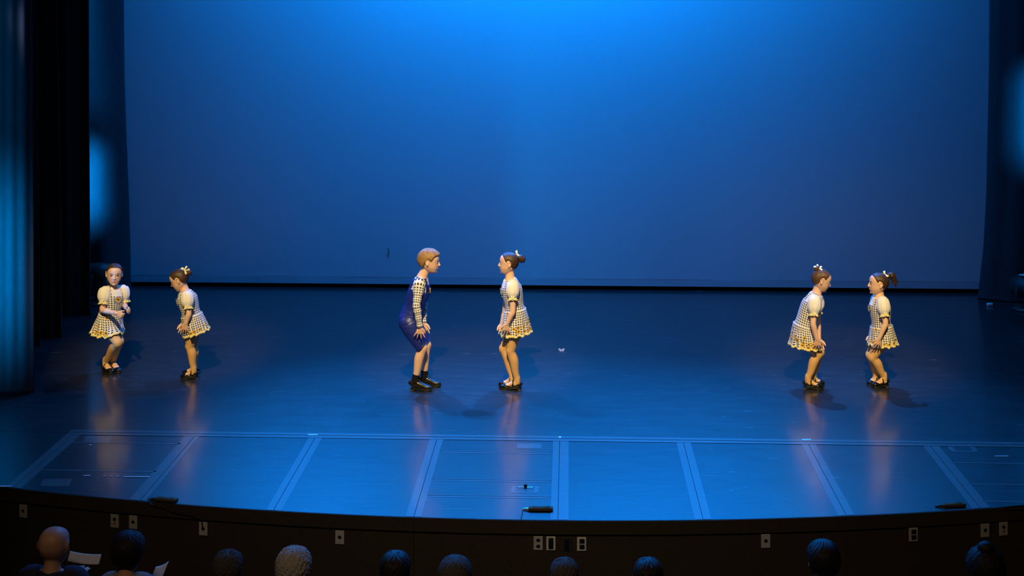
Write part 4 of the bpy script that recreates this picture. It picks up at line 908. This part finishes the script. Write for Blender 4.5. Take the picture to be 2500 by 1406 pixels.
# ------------------------------------------------------------------ sockets, microphones, cable, small things
def wall_plate(label, px, py, mat, kind):
    a0 = fl(px, py, -0.15); x = a0[0]
    for _ in range(4): q = at(px, py, arc_pt(x)[0][1]); x = q[0]
    pc, a = arc_pt(x, .004); c = np.array([pc[0], pc[1], q[2]]); Nn = np.array([math.sin(a), -math.cos(a), 0]); T = np.array([math.cos(a), math.sin(a), 0]); R = np.column_stack([T, Nn, (0, 0, 1)])
    t = thing('wall_plate', label, 'socket', tuple(c), 'socket plates along the stage front')
    pm = MB(); pm.box(c, (.029, .004, .043), R, .002); plate = pm.build('plate', mat, t, smooth=False)
    def slot(dx, dz, hx, hz, m='socket', round_=True):
        s_ = MB(); cc = c + T * dx + np.array([0, 0, dz]) + Nn * .0045
        if round_: s_.ellipsoid(cc, (hx, .003, hz), R, 14, 8)
        else: s_.box(cc, (hx, .0025, hz), R, .001)
        s_.build('socket', m, t)
    if kind == 'duplex': slot(0, .019, .013, .0115); slot(0, -.019, .013, .0115)
    elif kind == 'jack': slot(0, .002, .012, .012)
    elif kind == 'deco': slot(0, .0, .0155, .034, round_=False)
    elif kind == 'twin': slot(.002, .018, .016, .014, round_=False); slot(.002, -.017, .016, .014, round_=False)
    elif kind == 'red': slot(0, .012, .012, .012); slot(.0, -.014, .008, .008, 'red')
    sc_ = MB()
    for dz in (.037, -.037): sc_.ellipsoid(c + np.array([0, 0, dz]) + Nn * .004, (.0025, .0015, .0025), R, 8, 6)
    sc_.build('screw', 'metal', t); return t, c, Nn
for a_ in (('wall plate at the far left end of the stage front', 58, 1247, 'plate', 'jack'), ('wall plate with red connector above the dark haired spectator', 281, 1271, 'plate', 'red'), ('wall plate right beside the one with the red connector', 326, 1274, 'plate', 'jack'),
           ('wall plate with the black cable plugged in', 497, 1290, 'plate', 'jack'), ('single jack plate above and right of the white haired spectator', 830, 1311, 'plate', 'jack'), ('duplex outlet, leftmost of the row of four', 1314, 1325, 'plate', 'duplex'),
           ('bright plate with one tall slot, second of the row of four', 1345, 1325.5, 'brightplate', 'deco'), ('black plate, third of the row of four', 1384, 1327, 'darkplate', 'deco'), ('bright plate with two square slots, last of the row of four', 1420, 1327, 'brightplate', 'twin'),
           ('single jack plate left of the tall dark head', 1869, 1320, 'plate', 'jack'), ('dim jack plate below the right microphone', 2229, 1304, 'plate', 'twin'), ('left of two dim plates at far right', 2404, 1294, 'plate', 'jack'), ('rightmost dim plate with a red connector', 2449, 1290, 'plate', 'red')):
    r_ = wall_plate(*a_)
    if a_[1] == 497: plug = r_
# cable from the left microphone over the edge to its plate
e0 = fl(372, 1219.5); ex_, ea = arc_pt(e0[0] + .01, .018)
pts = [fl(362, 1220.5) + (0, 0, .006), e0 + (0, 0, .006), np.array([ex_[0] - .02, ex_[1] + .02, .006]), np.array([ex_[0], ex_[1], -.012])]
for px, py in ((398, 1240), (430, 1252), (470, 1259), (489, 1268), (494, 1282)):
    x = fl(px, py)[0]
    for _ in range(4): q = at(px, py, arc_pt(x, .016)[0][1]); x = q[0]
    pts.append(np.array([q[0], arc_pt(q[0], .016)[0][1], q[2]]))
pts.append(plug[1] + plug[2] * .012)
cb = MB(); cb.tube(pts, .0042, lat=(.3, .2, 1), n=8, k=6); tag(cb.build('cable', 'rubber', None, org=tuple(pts[0])), 'black cable running from the left microphone down to a wall plate', 'cable')
def floor_mic(label, p0, p1, tail):
    a, b = fl(*p0), fl(*p1); a[2] = b[2] = 0; d = nrm(b - a); l = np.cross((0, 0, 1), d); z = np.array([0, 0, 1.0]); t = thing('boundary_microphone', label, 'microphone', tuple((a + b) / 2), 'floor microphones along the stage edge')
    h = MB(); h.tube([a + z * .011, a + d * .01 + z * .012, b - d * .004 + z * .012, b + z * .012], [.018, .023, .023, .022], [.007, .0115, .0115, .011], lat=l, n=16, pw=.55, roundcap=False); h.build('housing', 'olive', t)
    n_ = MB(); n_.tube([a + z * .011, a - d * .018 + z * .009, a - d * .036 + z * .006], [.015, .009, .005], [.008, .007, .005], lat=l, n=12, k=2); n_.build('connector', 'metal' if p0[0] == 1290 else 'mic', t)
    g = MB(); g.tube([a + d * .03 + z * .0225, b - d * .02 + z * .0225], .016, .0022, lat=l, n=12, pw=.6, roundcap=False); g.build('grille', 'olive', t)
    c = MB(); e = fl(*tail); pe, an = arc_pt(e[0], .010); st_ = a - d * .036 + z * .005
    c.tube([st_, lerp(st_, (pe[0], pe[1] + .02, .004), .5), np.array([pe[0], pe[1] + .015, .004])], .0028, lat=(.2, .1, 1), n=8, k=5); c.build('lead', 'rubber', t)
    return t
floor_mic('dark boundary microphone near the left end of the stage edge', (378, 1221.5), (432, 1225.5), (371, 1221))
floor_mic('dark boundary microphone at the middle of the stage edge', (1290, 1246), (1350, 1246.5), (1272, 1268))
floor_mic('dark boundary microphone near the right end of the stage edge', (2297, 1238), (2355, 1235.5), (2306, 1240))
q = fl(1283, 1190); tr = thing('ring_pull', 'small black trap ring in the centre panel of the apron', 'ring pull', tuple(q))
k_ = MB(); k_.ellipsoid(q + (0, 0, .012), (.012, .012, .012)); k_.build('knob', 'rubber', tr)
k_ = MB(); k_.box(q + (0, 0, .0025), (.05, .006, .001), None, .0005); k_.build('base_plate', 'metal', tr)
q = fl(1371, 855.5); db = MB(); ribbon_bow(db, q + (0, 0, .006), (1, .1, 0), (0, -.3, 1), .026); tag(db.build('dropped_bow', 'white_tape', None, org=tuple(q)), 'small white bow dropped on the floor right of centre', 'bow')
q = fl(2418, 747); db = MB(); db.box(q + (0, 0, .016), (.035, .02, .014), None, .004); t_ = tag(db.build('tape_roll', 'white_tape', None, org=tuple(q)), 'small white box with a red end on floor by right curtain', 'box'); db = MB(); db.box(q + (.028, 0, .018), (.010, .0205, .0145), None, .003); db.build('end_cap', 'red', t_)
def stage_light(label, px, py, Y, h, yaw, can_mat='mic'):
    q = at(px, py, Y); q[2] = 0; t = thing('stage_light', label, 'stage light', tuple(q), 'floor lights in the wings'); R = np.array(Matrix.Rotation(yaw, 3, 'Z')); f = R @ np.array([1, 0, -.1]); f = nrm(f); l = R @ np.array([0, 1.0, 0]); z = np.array([0, 0, 1.0])
    b = MB(); b.tube([q + z * .004, q + z * .03], [.16, .13], lat=(1, 0, 0), n=24, roundcap=False); b.build('base', 'mic', t)
    b = MB(); b.tube([q + z * .03, q + z * (h - .16)], .018, lat=(1, 0, 0), n=12); b.build('post', 'mic', t)
    c = q + z * h
    b = MB(); b.tube([c - l * .13 + z * .0, c - l * .13 - z * .12, c - z * .17, c + l * .13 - z * .12, c + l * .13], .02, .004, lat=f, n=8, k=3); b.build('yoke', 'mic', t)
    b = MB(); b.tube([c - f * .17, c - f * .14, c - f * .02, c + f * .02, c + f * .15], [.06, .085, .10, .112, .118], lat=l, n=24, roundcap=False); can = b.build('housing', can_mat, t)
    if px > 1000:
        b = MB(); b.box(c + z * .125, (.075, .05, .006), np.column_stack([f, l, np.cross(f, l)]), .002); b.box(c + z * .137, (.03, .02, .008), None, .002); b.build('lit_top_standin', 'brightplate', t)  # made-up pale plate, added to stand in for the lit top of the housing
    b = MB(); b.ellipsoid(c + f * .150, (.02, .105, .105), np.column_stack([f, l, np.cross(f, l)]), 20, 12); b.build('lens', 'lens', can)
stage_light('dark floor light with yoke in the left wing behind the dancer', 236, 700, 14.75, .33, -.1)
stage_light('floor light with a pale plate added as its cyan-lit top at the right frame edge', 2508, 705, 14.85, .24, PI / 2 + .3)

# drop helper properties
for o_ in bpy.data.objects:
    if '_org' in o_: del o_['_org']
